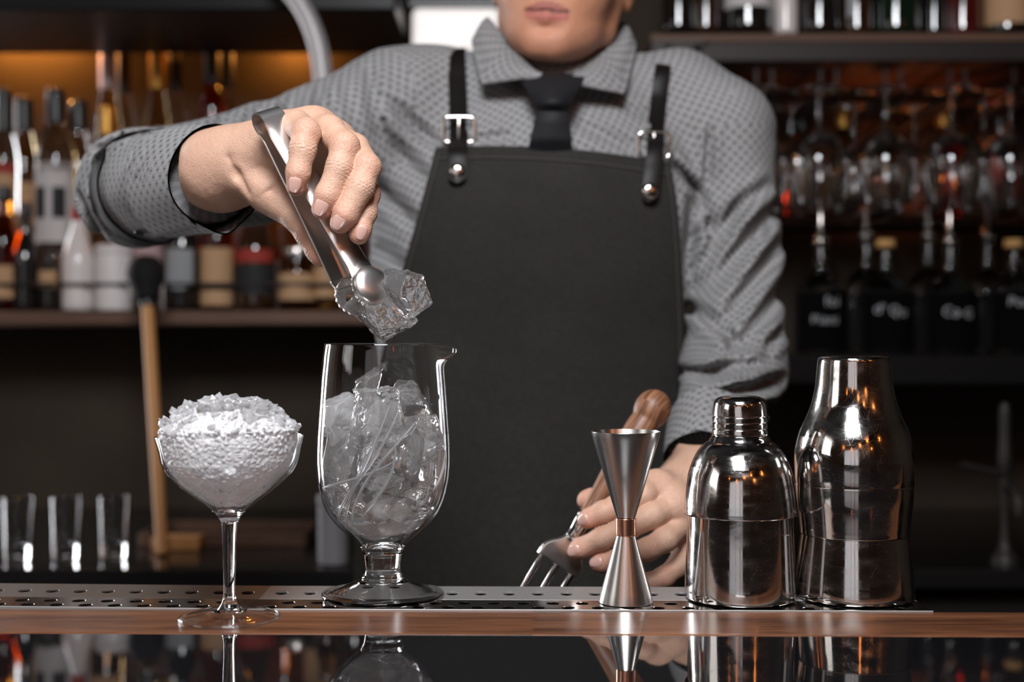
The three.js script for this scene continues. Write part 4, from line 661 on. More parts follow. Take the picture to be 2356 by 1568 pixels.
{
  const head = paint(meshField(headField, V(-0.06, 1.5, -1.68), V(0.175, 1.83, -1.38), 0.0026), headTint);
  const under = (x, y, z) => {                                   // trunk, arms and legs beneath the clothes
    let d = trunk(x, y, z, -0.02), s = -0.016; const a = armR(x, y, z), b = armL(x, y, z);
    for (const q of [a[0], a[1], b[0], b[1]]) d = smin(d, q - s, 0.02);
    d = smin(d, cone(x, y, z, V(-0.06, 0.85, -1.53), V(-0.075, 0.46, -1.52), 0.078, 0.05), 0.03); d = smin(d, cone(x, y, z, V(0.1, 0.85, -1.53), V(0.115, 0.46, -1.52), 0.078, 0.05), 0.03);
    d = smin(d, cone(x, y, z, V(-0.075, 0.46, -1.52), V(-0.08, 0.1, -1.54), 0.05, 0.035), 0.02); return smin(d, cone(x, y, z, V(0.115, 0.46, -1.52), V(0.12, 0.1, -1.54), 0.05, 0.035), 0.02);
  };
  const core = paint(meshField(under, V(-0.46, 0.05, -1.68), V(0.34, 1.6, -1.1), 0.011), () => SKIN);
  const skinGeo = mergeGeometries([head, handGeo(HAND_R), handGeo(HAND_L), core]);
  { const p = skinGeo.attributes.position, u = skinGeo.attributes.uv; for (let i = 0; i < p.count; i++) u.setXY(i, (p.getX(i) + 0.5 * p.getZ(i)) / 0.03, (p.getY(i) + 0.5 * p.getZ(i)) / 0.03); }
  const body = wear('body', skinGeo, M.skin);
  // nails
  const nail = (c, i, j, n, w, l) => {
    const q = chain(c), a = q[i], b = q[j], al = b.p.clone().sub(a.p).normalize(), up = n.clone().addScaledVector(al, -n.dot(al)).normalize(), sd = al.clone().cross(up), base = b.p.clone().addScaledVector(al, -0.0022), R = b.r + 0.0010;
    return sheet((u, v) => { const X = (u - 0.5) * 2, Y = (v - 0.5) * 2, X2 = X * Math.sqrt(1 - 0.42 * Y * Y), Y2 = Y * Math.sqrt(1 - 0.42 * X * X), th = X2 * w / R, rr = R + 0.00035 - 0.0009 * (X ** 6) - (Y < 0 ? 0.0011 * Y ** 6 : 0.0002 * Y ** 2) + 0.0004 * (1 - Y2 * Y2) - 0.0009 * Y2; return base.clone().addScaledVector(al, Y2 * l).addScaledVector(up, Math.cos(th) * rr).addScaledVector(sd, Math.sin(th) * rr); }, 12, 14, 0.0007);
  };
  const nr = V(0.05, 0.15, 1), nl = V(-0.05, 0.35, 1);
  HAND_R.fingers.slice(0, 4).forEach((c, i) => wear('fingernail', nail(c, 4, 5, i === 3 ? V(0.35, 0.15, 1) : nr, [0.0056, 0.0062, 0.006, 0.005][i], [0.0062, 0.0068, 0.0066, 0.0056][i]), M.nail, body));
  HAND_L.fingers.slice(0, 3).forEach((c, i) => wear('fingernail', nail(c, 4, 5, nl, [0.0055, 0.006, 0.0055][i], [0.0062, 0.0066, 0.0062][i]), M.nail, body));
  for (const s of [-1, 1]) { const e = new THREE.SphereGeometry(0.0118, 24, 16).translate(0.031 * s, 0.1165, -0.0105).applyMatrix4(HEAD.m); wear('eye', e, M.eye, body); wear('iris', new THREE.SphereGeometry(0.0058, 20, 12).scale(1, 1, 0.35).translate(0.031 * s, 0.1165, 0.0002).applyMatrix4(HEAD.m), M.hair, body); }
  const hairField = (x, y, z) => { const q = V(x, y, z).applyMatrix4(HEAD.inv); let d = ellipsoid(q.x, q.y, q.z, V(0, 0.155, -0.1), 0.084, 0.094, 0.104); d = smax(d, -(q.y - 0.1 - smooth(-0.08, 0.0, q.z) * 0.085), 0.01); d = Math.max(d, -headField(x, y, z) - 0.004); return d + 0.0018 * noise3(q.x * 190, q.y * 60, q.z * 60); };
  wear('hair', meshField(hairField, V(-0.07, 1.6, -1.68), V(0.19, 1.85, -1.36), 0.004), M.hair);
  const legs = (x, y, z) => { let d = smax(torso(x, y, z, 0.006), y - 0.98, 0.01); for (const s of [-1, 1]) { const k = 0.02 + s * 0.082; d = smin(d, cone(x, y, z, V(k, 0.84, -1.53), V(k + s * 0.012, 0.46, -1.52), 0.092, 0.068), 0.03); d = smin(d, cone(x, y, z, V(k + s * 0.012, 0.46, -1.52), V(k + s * 0.016, 0.06, -1.535), 0.068, 0.056), 0.03); } return Math.max(d, 0.055 - y); };
  wear('trousers', meshField(legs, V(-0.25, 0.04, -1.7), V(0.28, 1.0, -1.36), 0.012), M.trouser);
  for (const s of [-1, 1]) { const k = 0.02 + s * 0.1; wear('shoe', meshField((x, y, z) => { let d = cone(x, y, z, V(k, 0.045, -1.56), V(k + s * 0.012, 0.038, -1.37), 0.046, 0.04); d = smin(d, cone(x, y, z, V(k, 0.05, -1.55), V(k, 0.1, -1.55), 0.044, 0.042), 0.02); return Math.max(d, -y + 0.001); }, V(k - 0.07, -0.01, -1.63), V(k + 0.09, 0.17, -1.3), 0.006), M.leather); }
}

// ---------------------------------------------------------------- behind the bar
const xAt = (px, d) => (px - W / 2) / F * d, yAt = (py, d) => EYE - (py - H / 2) / F * d;
M.shelf = std({ name: 'brown shelf wood', map: (() => { const t = woodMap([62, 42, 32], [104, 74, 57], [128, 96, 76], 21); t.repeat.set(2, 1); return t; })(), roughness: 0.6 });
M.redwood = std({ name: 'reddish wood', color: new THREE.Color(0.06, 0.022, 0.012), roughness: 0.6 });
M.counter = phys({ name: 'black stone counter', color: new THREE.Color(0.012, 0.011, 0.011), roughness: 0.12 });
M.gloss = phys({ name: 'black lacquer', color: new THREE.Color(0.009, 0.009, 0.0095), roughness: 0.35, specularIntensity: 0.4 });
M.handle = std({ name: 'pale wooden handle', color: new THREE.Color(0.5, 0.23, 0.075), roughness: 0.55 });
M.pot = std({ name: 'white ceramic', color: new THREE.Color(0.76, 0.72, 0.71), roughness: 0.35 });
M.grey = std({ name: 'grey enamel', color: new THREE.Color(0.22, 0.21, 0.22), roughness: 0.5 });
M.iron = std({ name: 'dark steel', color: new THREE.Color(0.035, 0.03, 0.029), metalness: 0.5, roughness: 0.5 });
const tint = (name, r, g, b, dist = 0.02) => phys({ name, color: new THREE.Color(1, 1, 1), roughness: 0.02, transmission: 1, thickness: 0.05, ior: 1.45, attenuationColor: new THREE.Color(r, g, b), attenuationDistance: dist });
const opaque = (name, r, g, b, rough = 0.08) => phys({ name, color: new THREE.Color(r, g, b), roughness: rough, clearcoat: 1, clearcoatRoughness: 0.03 });
const paperM = (name, r, g, b) => std({ name, color: new THREE.Color(r, g, b), roughness: 0.75 });
const GL = { clear: tint('clear bottle glass', 0.9, 0.9, 0.88, 0.06), amber: tint('amber spirit', 0.85, 0.36, 0.05, 0.018), pale: tint('pale spirit', 0.9, 0.72, 0.45, 0.03), dark: opaque('dark bottle glass', 0.01, 0.008, 0.007), brown: opaque('brown bottle glass', 0.03, 0.011, 0.005), green: opaque('dark green bottle glass', 0.006, 0.014, 0.008), red: opaque('dark red bottle', 0.07, 0.006, 0.006), white: opaque('white bottle', 0.76, 0.7, 0.68, 0.4) };
const PM = { white: paperM('white paper', 0.6, 0.57, 0.56), tan: paperM('tan paper', 0.5, 0.3, 0.16), black: paperM('black paper', 0.015, 0.015, 0.016), grey: paperM('grey paper', 0.3, 0.31, 0.32), pink: paperM('pinkish paper', 0.45, 0.3, 0.3), red: paperM('red paper', 0.32, 0.03, 0.02), gold: std({ name: 'gold foil', color: new THREE.Color(0.6, 0.32, 0.07), metalness: 0.7, roughness: 0.4 }), foil: std({ name: 'pale foil', color: new THREE.Color(0.55, 0.45, 0.47), metalness: 0.3, roughness: 0.4 }), cork: paperM('cork', 0.5, 0.28, 0.1), black2: M.black, steel: M.satin };
// a bottle: body and neck turned in one, with a closure and up to two paper labels
function bottle(label, px, y, d, o, group) {
  const t = thing('bottle', label, 'bottle', [xAt(px, d), y + 0.0004, -d], group), { R, h, rn = 0.0135, body = 0.55, neck = 0.78, glass } = o;
  const pts = [[0, 0.003], [R * 0.8, 0.0005], [R * 0.97, 0.003], ...spline([[R, 0.012], [R, h * body * 0.6], [o.belly ?? R, h * body], [lerp(R, rn, 0.5), h * lerp(body, neck, o.slope ?? 0.62)], [rn, h * neck], [rn, h * 0.965]], 30), [rn + 0.0012, h * 0.968], [rn + 0.0012, h * 0.985], [0, h * 0.986]];
  part('bottle_body', lathe(pts, 40), glass, t);
  if (o.cap) { const [m, from, grow = 0.0016] = o.cap, r = rn + grow; part('cap', lathe([[r * 0.95, h * from], [r, h * from + 0.001], [r * 1.02, h * (from + 1) / 2], [r * 0.97, h - 0.002], [r * 0.85, h], [0, h]], 28), m, t); }
  if (o.pourer) { part('pourer', lathe([[rn - 0.001, h * 0.98], [rn, h * 0.99], [rn * 0.8, h + 0.006], [0.004, h + 0.012], [0.0034, h + 0.05], [0, h + 0.05]], 20).rotateZ(0), M.chrome, t); }
  for (const [m, a, b, arc = 2.6, turn = 0, k = 1] of o.labels ?? []) { const g = sheet((u, v) => { const th = (u - 0.5) * arc + turn, r = R * k + 0.0007; return V(Math.sin(th) * r, lerp(b, a, v) * h, Math.cos(th) * r); }, 20, 2, 0.0004); part('label', g, m, t); }
  return t;
}
// ---- left: a back shelf with two steps, a guard rail, a dark pelmet above
const SH = yAt(715, 2.44);
{
  const t = thing('back_shelf', 'brown wooden shelf with a thin guard rail holding rows of bottles on the left', 'shelf', [-0.75, SH, -2.58]);
  const len = 1.14, x0 = 0;
  part('board', box(len, 0.025, 0.33, x0, -0.0127, 0.0, 0.003), M.shelf, t);
  part('step', box(len, 0.1, 0.245, x0, 0.05, -0.0455, 0.003), M.redwood, t); part('step', box(len, 0.12, 0.125, x0, 0.16, -0.1055, 0.003), M.redwood, t);
  part('guard_rail', tube([V(-len / 2, 0.049, 0.157), V(0, 0.049, 0.157), V(len / 2, 0.049, 0.157)], 0.0035, 8, 8), M.iron, t);
  for (const px of [375, 300]) part('rail_post', lathe([[0.004, 0], [0.004, 0.05], [0.003, 0.052], [0, 0.0525]], 12).translate(xAt(px, 2.423) + 0.75, 0, 0.157), M.satin, t);
}
const S1 = SH, S2 = SH + 0.1, S3 = SH + 0.22, Z1 = 2.458, Z2 = 2.545, Z3 = 2.65;
const rowF = 'bottles on the front edge of the left shelf', rowM = 'bottles on the middle step of the left shelf', rowB = 'tall bottles on the top step of the left shelf';
bottle('slim black bottle with a white glint, second from the left end of the front row', 58, S1, Z1, { R: 0.024, h: 0.205, rn: 0.011, body: 0.5, neck: 0.72, glass: GL.dark, cap: [M.black, 0.86] }, rowF);
bottle('amber bottle cut by the left edge of the picture in the front row', 8, S1, Z1, { R: 0.03, h: 0.235, glass: GL.amber, cap: [M.black, 0.88], labels: [[PM.tan, 0.1, 0.36]] }, rowF);
bottle('very small bottle with a tan label beside the white plastic bottle', 112, S1, Z1, { R: 0.018, h: 0.105, rn: 0.008, body: 0.6, neck: 0.82, glass: GL.dark, cap: [M.black, 0.84], labels: [[PM.tan, 0.4, 0.72]] }, rowF);
bottle('white plastic bottle with sloping shoulders and a red cap', 180, S1, Z1, { R: 0.03, h: 0.195, rn: 0.012, body: 0.5, neck: 0.84, slope: 0.5, glass: GL.white, cap: [PM.red, 0.87] }, rowF);
{ const t = thing('canister', 'round white ceramic canister beside the white plastic bottle', 'canister', [xAt(262, Z1), S1 + 0.0004, -Z1]); part('pot', lathe([[0, 0.002], [0.03, 0], [0.034, 0.004], [0.0345, 0.1], [0.033, 0.108], [0, 0.108]], 40), M.pot, t); part('lid', lathe([[0.0335, 0.1085], [0.036, 0.11], [0.036, 0.118], [0.03, 0.124], [0, 0.125]], 40), M.pot, t); }
bottle('clear bottle with a pinkish label behind the black round knob', 342, S1, Z1, { R: 0.028, h: 0.2, glass: GL.clear, cap: [M.black, 0.86], labels: [[PM.pink, 0.3, 0.62]] }, rowF);
{ const b = bottle('black bottle with a pale grey shield-shaped label under the raised elbow', 420, S1, Z1, { R: 0.032, h: 0.23, glass: GL.dark, body: 0.56, cap: [M.black, 0.86], labels: [[PM.grey, 0.235, 0.5, 1.75]] }, rowF); const g = sheet((u, v) => { const th = (u - 0.5) * 1.75 * (1 - v * v * 0.75), r = 0.0327; return V(Math.sin(th) * r, lerp(0.235, 0.17, v) * 0.23, Math.cos(th) * r); }, 16, 8, 0.0004); part('label', g, PM.grey, b); }
bottle('amber spirit bottle with tan labels between the black and the red-labelled bottles', 500, S1, Z1, { R: 0.031, h: 0.255, glass: GL.amber, cap: [PM.red, 0.86], labels: [[PM.tan, 0.2, 0.46], [PM.tan, 0.04, 0.15]] }, rowF);
bottle('dark brown long-necked bottle with a red label in the front row', 588, S1, Z1, { R: 0.035, h: 0.25, rn: 0.013, body: 0.46, neck: 0.72, glass: GL.brown, cap: [M.black, 0.87], labels: [[PM.red, 0.36, 0.46], [PM.black, 0.12, 0.34]] }, rowF);
{ const t = thing('storage_jar', 'squat glass jar with a wide tan label behind the tongs', 'jar', [xAt(684, Z1), S1 + 0.0004, -Z1]); part('jar_glass', lathe([[0, 0.003], [0.03, 0.0005], [0.034, 0.006], ...spline([[0.035, 0.02], [0.035, 0.075], [0.03, 0.092], [0.029, 0.1]], 14), [0, 0.1]], 40), GL.pale, t); part('label', sheet((u, v) => { const a = (u - 0.5) * 2.5; return V(Math.sin(a) * 0.0357, lerp(0.07, 0.02, v), Math.cos(a) * 0.0357); }, 18, 2, 0.0004), PM.tan, t); part('lid', lathe([[0.0285, 0.1], [0.032, 0.101], [0.032, 0.116], [0.029, 0.119], [0, 0.119]], 36), M.satin, t); }
bottle('round-shouldered clear bottle just left of the tong claws', 752, S1, Z1, { R: 0.025, h: 0.21, body: 0.5, glass: GL.pale, cap: [PM.cork, 0.87], labels: [[PM.tan, 0.12, 0.4]] }, rowF);
bottle('brown bottle half hidden behind the gripped ice', 816, S1, Z1, { R: 0.026, h: 0.2, glass: GL.brown, cap: [PM.gold, 0.86], labels: [[PM.tan, 0.14, 0.42]] }, rowF);
for (const [px, lab, o] of [
  [8, 'clear bottle with dark cap and red-topped label at left edge of the middle step', { R: 0.028, h: 0.335, rn: 0.014, body: 0.6, glass: GL.clear, cap: [M.black, 0.74], labels: [[PM.tan, 0.2, 0.5], [PM.red, 0.5, 0.56]] }],
  [55, 'clear bottle with a square dark cap, second from left on the middle step', { dz: 0.042, R: 0.025, h: 0.325, rn: 0.0165, body: 0.6, glass: GL.pale, cap: [M.black, 0.8], labels: [[PM.tan, 0.2, 0.48]] }],
  [128, 'clear bottle with a black cap and a white label bearing a black panel', { R: 0.037, h: 0.335, rn: 0.0165, body: 0.62, neck: 0.8, glass: GL.clear, cap: [M.black, 0.8], labels: [[PM.white, 0.1, 0.56, 2.7], [PM.black, 0.24, 0.42, 1.7, 0, 1.02], [PM.white, 0.12, 0.52, 0.32, 0, 1.04]] }],
  [180, 'clear bottle with a dark cap just left of the raised elbow', { dz: 0.045, R: 0.0245, h: 0.32, rn: 0.0165, body: 0.6, glass: GL.clear, cap: [M.black, 0.82], labels: [[PM.white, 0.15, 0.4]] }],
  [245, 'cream-labelled amber bottle directly behind the raised elbow', { R: 0.031, h: 0.3, rn: 0.014, body: 0.66, glass: GL.pale, cap: [PM.gold, 0.82], labels: [[PM.tan, 0.3, 0.64]] }],
  [655, 'clear decanter-shaped bottle seen below the raised wrist', { R: 0.046, h: 0.27, rn: 0.014, body: 0.4, glass: GL.pale, cap: [PM.cork, 0.86] }],
  [735, 'amber bottle on the middle step behind the tongs', { R: 0.033, h: 0.26, glass: GL.amber, cap: [M.black, 0.86], labels: [[PM.tan, 0.15, 0.4]] }],
]) bottle(lab, px, S2, Z2 + (o.dz ?? 0), o, rowM);
for (const [px, lab, o] of [
  [248, 'tall bottle with a long pinkish foil capsule on the top step', { R: 0.0265, h: 0.335, rn: 0.0145, body: 0.46, neck: 0.72, slope: 0.5, glass: GL.pale, cap: [PM.foil, 0.7, 0.0024] }],
  [284, 'tall clear bottle with a dark capsule right of the pinkish one', { dz: 0.046, R: 0.025, h: 0.325, rn: 0.0125, body: 0.46, neck: 0.72, glass: GL.clear, cap: [M.black, 0.72] }],
  [362, 'tall bottle with a long gold foil capsule on the top step', { R: 0.0265, h: 0.335, rn: 0.0145, body: 0.46, neck: 0.72, slope: 0.5, glass: GL.pale, cap: [PM.gold, 0.7, 0.0024] }],
  [402, 'tall clear bottle with a dark capsule right of the gold one', { dz: 0.046, R: 0.025, h: 0.325, rn: 0.0125, body: 0.46, neck: 0.72, glass: GL.clear, cap: [M.black, 0.74] }],
  [488, 'tall bottle of glowing orange spirit with a black capsule on the top step', { R: 0.0265, h: 0.34, rn: 0.0165, body: 0.6, neck: 0.72, glass: GL.amber, cap: [M.black, 0.72, 0.0022] }],
  [524, 'tall clear bottle with a black capsule right of the orange spirit', { dz: 0.046, R: 0.025, h: 0.325, rn: 0.015, body: 0.5, neck: 0.72, glass: GL.clear, cap: [M.black, 0.76] }],
]) bottle(lab, px, S3, Z3 + (o.dz ?? 0), o, rowB);
{ // pelmet with amber lamps hidden in the gap behind it
  solo('pelmet_cabinet', box(1.17, 0.75, 0.34, -0.785, yAt(72, 2.4) + 0.375, -2.42, 0.006), M.gloss, 'black lacquered wall cabinet above the left bottles', 'cabinet');
  const amber = [[xAt(10, 2.7), 1.9, -2.7], [xAt(120, 2.7), 1.9, -2.7], [xAt(668, 2.7), 1.88, -2.7]];
  amber.forEach(([x, y, z], i) => {
    const t = thing('shelf_lamp', ['small amber bulb lamp lighting the wall at the far left', 'small amber bulb lamp lighting the wall behind the tall bottles', 'small amber bulb lamp lighting the wall behind the raised arm'][i], 'lamp', [x, y, z]);
    part('bulb', new THREE.SphereGeometry(0.013, 20, 14), std({ name: 'amber lamp glow', color: 0xffb060, emissive: 0xff8a28, emissiveIntensity: 1.5 }), t);
    part('socket', join([lathe([[0.0, 0.012], [0.009, 0.012], [0.01, 0.016], [0.01, 0.034], [0, 0.034]], 20), box(0.012, 0.01, 0.0495, 0, 0.038, -0.0247)]), M.black, t);
    const l = new THREE.PointLight(0xffa246, LIGHT.amber * [1, 0.7, 0.6][i]); l.position.set(0, 0, 0); l.castShadow = true; l.name = 'shelf_lamp_light'; t.add(l);
  });
}
{ // pale bent tube made up for a curved highlight streak behind the raised shoulder
  const d = 2.16, o = V(xAt(560, d), 2.9, -d), t = thing('highlight_tube', 'pale curved tube added as a highlight streak behind the raised shoulder', 'lamp', o.toArray());
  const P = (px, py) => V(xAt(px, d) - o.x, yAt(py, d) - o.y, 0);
  part('streak_tube', tube([V(0, -0.006, 0), P(562, -250), P(590, -130), P(640, -50), P(690, 8), P(722, 72), P(738, 140), P(746, 230)], 0.0165, 70, 16), std({ name: 'pale satin metal', color: new THREE.Color(0.42, 0.4, 0.4), metalness: 0.3, roughness: 0.45 }), t);
  part('tube_end', lathe([[0.018, 0.02], [0.026, 0.016], [0.042, -0.05], [0.0405, -0.05], [0.024, 0.014], [0, 0.016]], 36).translate(...P(746, 240).toArray()), M.gloss, t);
  part('tube_mount', lathe([[0, -0.02], [0.03, -0.018], [0.05, -0.006], [0.05, -0.0004], [0, -0.0004]], 32), M.gloss, t);
}
{ // lit opal box made up to show a white reflection behind the shoulder
  const d = 2.45, t = thing('patch_box', 'glowing white opal box added to show a white reflection left of the bartender’s neck', 'lamp', [xAt(1050, d), yAt(75, d), -d]);
  part('patch_face', box(0.165, 0.085, 0.06, 0, 0, 0, 0.016), std({ name: 'white patch glow', color: 0xeeeeee, emissive: 0xfff4ee, emissiveIntensity: 0.55, roughness: 0.4 }), t);
  part('patch_housing', join([box(0.18, 0.02, 0.25, 0, 0.05, -0.1, 0.004), box(0.1, 0.08, 0.2, 0, 0, -0.17, 0.004)]), M.black, t);
  const l = new THREE.RectAreaLight(0xfff2ea, LIGHT.patch, 0.14, 0.06); l.name = 'patch_box_light'; l.position.set(0, 0, 0.034); l.lookAt(t.position.clone().add(V(0, 0, 1))); l.rotation.set(0, Math.PI, 0); t.add(l);
}
// ---- back counter with glasses, a wooden tray, a jar and a broom-like tool
const BC = 0.9;
{
  const t = thing('back_counter', 'black back counter running along the wall behind the bartender', 'counter', [0, 0, -2.37]);
  part('counter_slab', box(4.2, 0.03, 0.74, 0, BC - 0.015, 0, 0.003), M.counter, t); part('cabinet_front', box(4.16, BC - 0.03, 0.68, 0, (BC - 0.03) / 2, -0.02), M.panel, t);
}
const tumbler = (() => { const t = new THREE.Group(); part('glass_body', lathe([[0, 0.002], [0.017, 0], [0.0205, 0.002], [0.021, 0.01], [0.0235, 0.1], [0.0229, 0.1008], [0.0221, 0.1], [0.0192, 0.024], [0, 0.021]], 40), M.glass, t); return t; })();
[[42, 2.08, 'leftmost of the three small glasses on the back counter'], [152, 2.09, 'middle one of the three small glasses on the back counter'], [262, 2.1, 'rightmost of the three small glasses on the back counter, nearest the coupe']].forEach(([px, d, label]) => { const t = tumbler.clone(); t.name = numbered('shot_glass'); t.position.set(xAt(px, d), BC + 0.0004, -d); scene.add(t); tag(t, label, 'glass', 'small glasses on the back counter'); });
solo('wooden_tray', (() => { const d = 2.3, x0 = xAt(352, d), x1 = xAt(715, d), m = (x0 + x1) / 2, w = x1 - x0; return join([box(w, 0.008, 0.16, m, BC + 0.0045, -d, 0.002), box(w, 0.022, 0.008, m, BC + 0.0115, -d + 0.08, 0.002), box(w, 0.022, 0.008, m, BC + 0.0115, -d - 0.08, 0.002), box(0.008, 0.022, 0.16, x0, BC + 0.0115, -d, 0.002), box(0.008, 0.022, 0.16, x1, BC + 0.0115, -d, 0.002)]); })(), M.shelf, 'long low wooden tray on the back counter behind the coupe stem', 'tray');
{ const d = 2.2, t = thing('wooden_block', 'small pale wooden block on the back counter beside the coupe', 'block', [xAt(412, d), BC + 0.0004, -d]); part('block_body', box(0.08, 0.022, 0.05, 0, 0.011, 0, 0.003), M.handle, t); }
{ const d = 2.0, t = thing('canister', 'tall grey metal canister on the back counter behind the mixing glass foot', 'canister', [xAt(756, d), BC + 0.0004, -d - 0.05]); part('pot', lathe([[0, 0.002], [0.021, 0], [0.0235, 0.003], [0.024, 0.09], [0.023, 0.094], [0, 0.094]], 36), M.grey, t); part('lid', lathe([[0.0235, 0.0945], [0.0252, 0.0955], [0.0252, 0.106], [0.022, 0.11], [0, 0.111]], 36), M.grey, t); }
{ // long tool leaning up from the counter: black round head, wooden shaft
  const a = at(336, 640, 2.24), b = at(374, 1246, 2.13), t = thing('bar_brush', 'upright bar brush with black round head and long pale wooden handle behind the coupe', 'brush', [b.x, BC + 0.0008, b.z]);
  const d = a.clone().sub(V(b.x, BC, b.z)), len = d.length(), q = new THREE.Quaternion().setFromUnitVectors(V(0, 1, 0), d.normalize());
  part('handle', lathe([[0, 0], [0.0085, 0.001], [0.0095, 0.005], [0.0105, len * 0.5], [0.0105, len - 0.02], [0, len - 0.02]], 24).applyQuaternion(q), M.handle, t);
  part('brush_head', lathe(spline([[0, -0.034], [0.018, -0.03], [0.024, -0.012], [0.031, 0.01], [0.031, 0.025], [0.023, 0.043], [0, 0.05]], 30).map(([r, y]) => [r, y + len - 0.01]), 36).applyQuaternion(q), M.rubber, t);
  part('collar_ring', lathe([[0.012, len - 0.052], [0.0135, len - 0.05], [0.0135, len - 0.034], [0.012, len - 0.032]], 24).applyQuaternion(q), M.black, t);
}
// ---- right: upper shelf, glass rack, middle shelf, lower shelf
const RS = yAt(77, 2.3);
{
  const t = thing('wall_shelf', 'dark upper right shelf with bottles on it and a glass rack hanging below', 'shelf', [1.2, RS, -2.5]);
  const x0 = xAt(1500, 2.3) - 1.2; t.rotation.y = -0.012;
  part('board', box(1.0 - x0, 0.014, 0.42, (x0 + 1) / 2, -0.0072, 0, 0.002), M.shelf, t);
  part('fascia', box(1.0 - x0, 0.034, 0.014, (x0 + 1) / 2, -0.031, 0.2, 0.002), M.iron, t);
  const s = new THREE.Shape(); s.moveTo(0, 0); s.lineTo(0.1, 0); s.quadraticCurveTo(0.06, -0.02, 0.052, -0.062); s.lineTo(0, -0.062); s.closePath();
  part('bracket', new THREE.ExtrudeGeometry(s, { depth: 0.01, bevelEnabled: true, bevelSize: 0.001, bevelThickness: 0.001, bevelSegments: 1 }).translate(x0 + 0.002, -0.014, 0.208), M.iron, t);
  for (const x of [0.03, 0.08]) part('bolt', lathe([[0, 0], [0.006, 0], [0.006, 0.003], [0.003, 0.005], [0, 0.005]], 12).rotateX(Math.PI / 2).translate(x0 + x, -0.027, 0.219), M.rubber, t);
  for (let k = 0; k < 9; k++) for (const e of [-0.014, 0.014]) { const x = xAt(1770, 2.3) - 1.2 + k * 0.115 + e; part('rack_rail', join([box(0.006, 0.012, 0.4, x, -0.108, -0.01, 0.001), box(0.005, 0.05, 0.005, x, -0.078, 0.17), box(0.005, 0.05, 0.005, x, -0.078, -0.18)]), M.iron, t); }
}
const upper = 'bottles on the upper right shelf';
for (const [px, lab, o] of [
  [1562, 'black bottle at the left end of the upper right shelf, by the bartender’s cheek', { R: 0.03, h: 0.3, glass: GL.dark, cap: [M.black, 0.86] }],
  [1625, 'dark brown bottle second from the left end of the upper right shelf', { R: 0.026, h: 0.31, glass: GL.brown, cap: [M.black, 0.86] }],
  [1722, 'stout dark bottle with a wide white label on the upper right shelf', { R: 0.043, h: 0.3, glass: GL.dark, cap: [M.black, 0.86], labels: [[PM.white, 0.14, 0.5, 2.9]] }],
  [1808, 'narrow white frosted bottle on the upper right shelf', { R: 0.021, h: 0.29, rn: 0.012, glass: GL.white, cap: [M.satin, 0.86] }],
  [1886, 'black bottle right of the narrow white one', { R: 0.036, h: 0.3, glass: GL.dark, cap: [PM.gold, 0.86], labels: [[PM.black, 0.2, 0.5]] }],
  [1972, 'brown bottle with a small pale neck tag, near the middle of the upper right shelf', { R: 0.03, h: 0.32, glass: GL.brown, cap: [M.black, 0.86], labels: [[PM.grey, 0.09, 0.3, 0.5, -0.6]] }],
  [2062, 'dark green bottle with a grey-green label on the upper right shelf', { R: 0.042, h: 0.29, glass: GL.green, cap: [M.black, 0.86], labels: [[PM.grey, 0.24, 0.5]] }],
  [2150, 'slim black bottle between the green and the red ones', { R: 0.022, h: 0.31, glass: GL.dark, cap: [M.black, 0.86] }],
  [2216, 'dark red bottle on the upper right shelf', { R: 0.032, h: 0.3, glass: GL.red, cap: [M.black, 0.86] }],
  [2318, 'stout bottle with a tan label at the right edge of the upper shelf', { R: 0.042, h: 0.3, glass: GL.dark, cap: [M.black, 0.86], labels: [[PM.tan, 0.06, 0.45, 2.9]] }],
]) bottle(lab, px, RS - (px - 2000) * 0.9e-5, 2.325, o, upper);
// stemmed glasses hanging by their feet
const stemware = (() => { const t = new THREE.Group(), hgt = 0.2; part('glass_body', lathe([[0, -0.003], [0.03, -0.002], [0.05, 0], [0.05, -0.0016], [0.03, -0.0042], [0.008, -0.007], ...spline([[0.0045, -0.014], [0.0038, -0.035], [0.0042, -0.058], [0.012, -0.07], [0.036, -0.086], [0.052, -0.112], [0.0545, -0.14], [0.05, -0.175], [0.0455, -0.2]], 50), ...spline([[0.0445, -0.2], [0.049, -0.175], [0.0535, -0.14], [0.051, -0.113], [0.035, -0.0875], [0.012, -0.0725], [0, -0.0715]], 30)], 56), M.glass, t); return t; })();
const RACK = RS - 0.1;
[[1742, 2.3, 'wine glass hanging half hidden behind the bartender’s upper arm'], [1885, 2.3, 'large wine glass hanging upside down next to the bartender’s arm, front row'], [2038, 2.3, 'large wine glass hanging upside down, third in the front row'], [2190, 2.3, 'wine glass hanging upside down, fourth in the front row'], [2325, 2.3, 'wine glass hanging upside down at the right edge of the picture, front row'], [1822, 2.47, 'wine glass hanging in the second row behind the first two'], [1965, 2.47, 'wine glass hanging in the second row between two front glasses'], [2105, 2.47, 'wine glass in the second row, behind the third and fourth front glasses'], [2265, 2.42, 'wine glass in the second row near the right edge of the picture']].forEach(([px, d, label]) => { const t = stemware.clone(); t.name = numbered('wine_glass'); t.position.set(xAt(px, d), RACK + 0.0005, -d); scene.add(t); tag(t, label, 'wine glass', 'wine glasses hanging from the rack'); });
{
  const t = thing('wall_shelf', 'reddish middle shelf against the wall behind the hanging glasses', 'shelf', [1.2, yAt(497, 2.56), -2.64]);
  part('board', box(1.94, 0.02, 0.2, 0, -0.01, 0, 0.003), M.redwood, t);
}
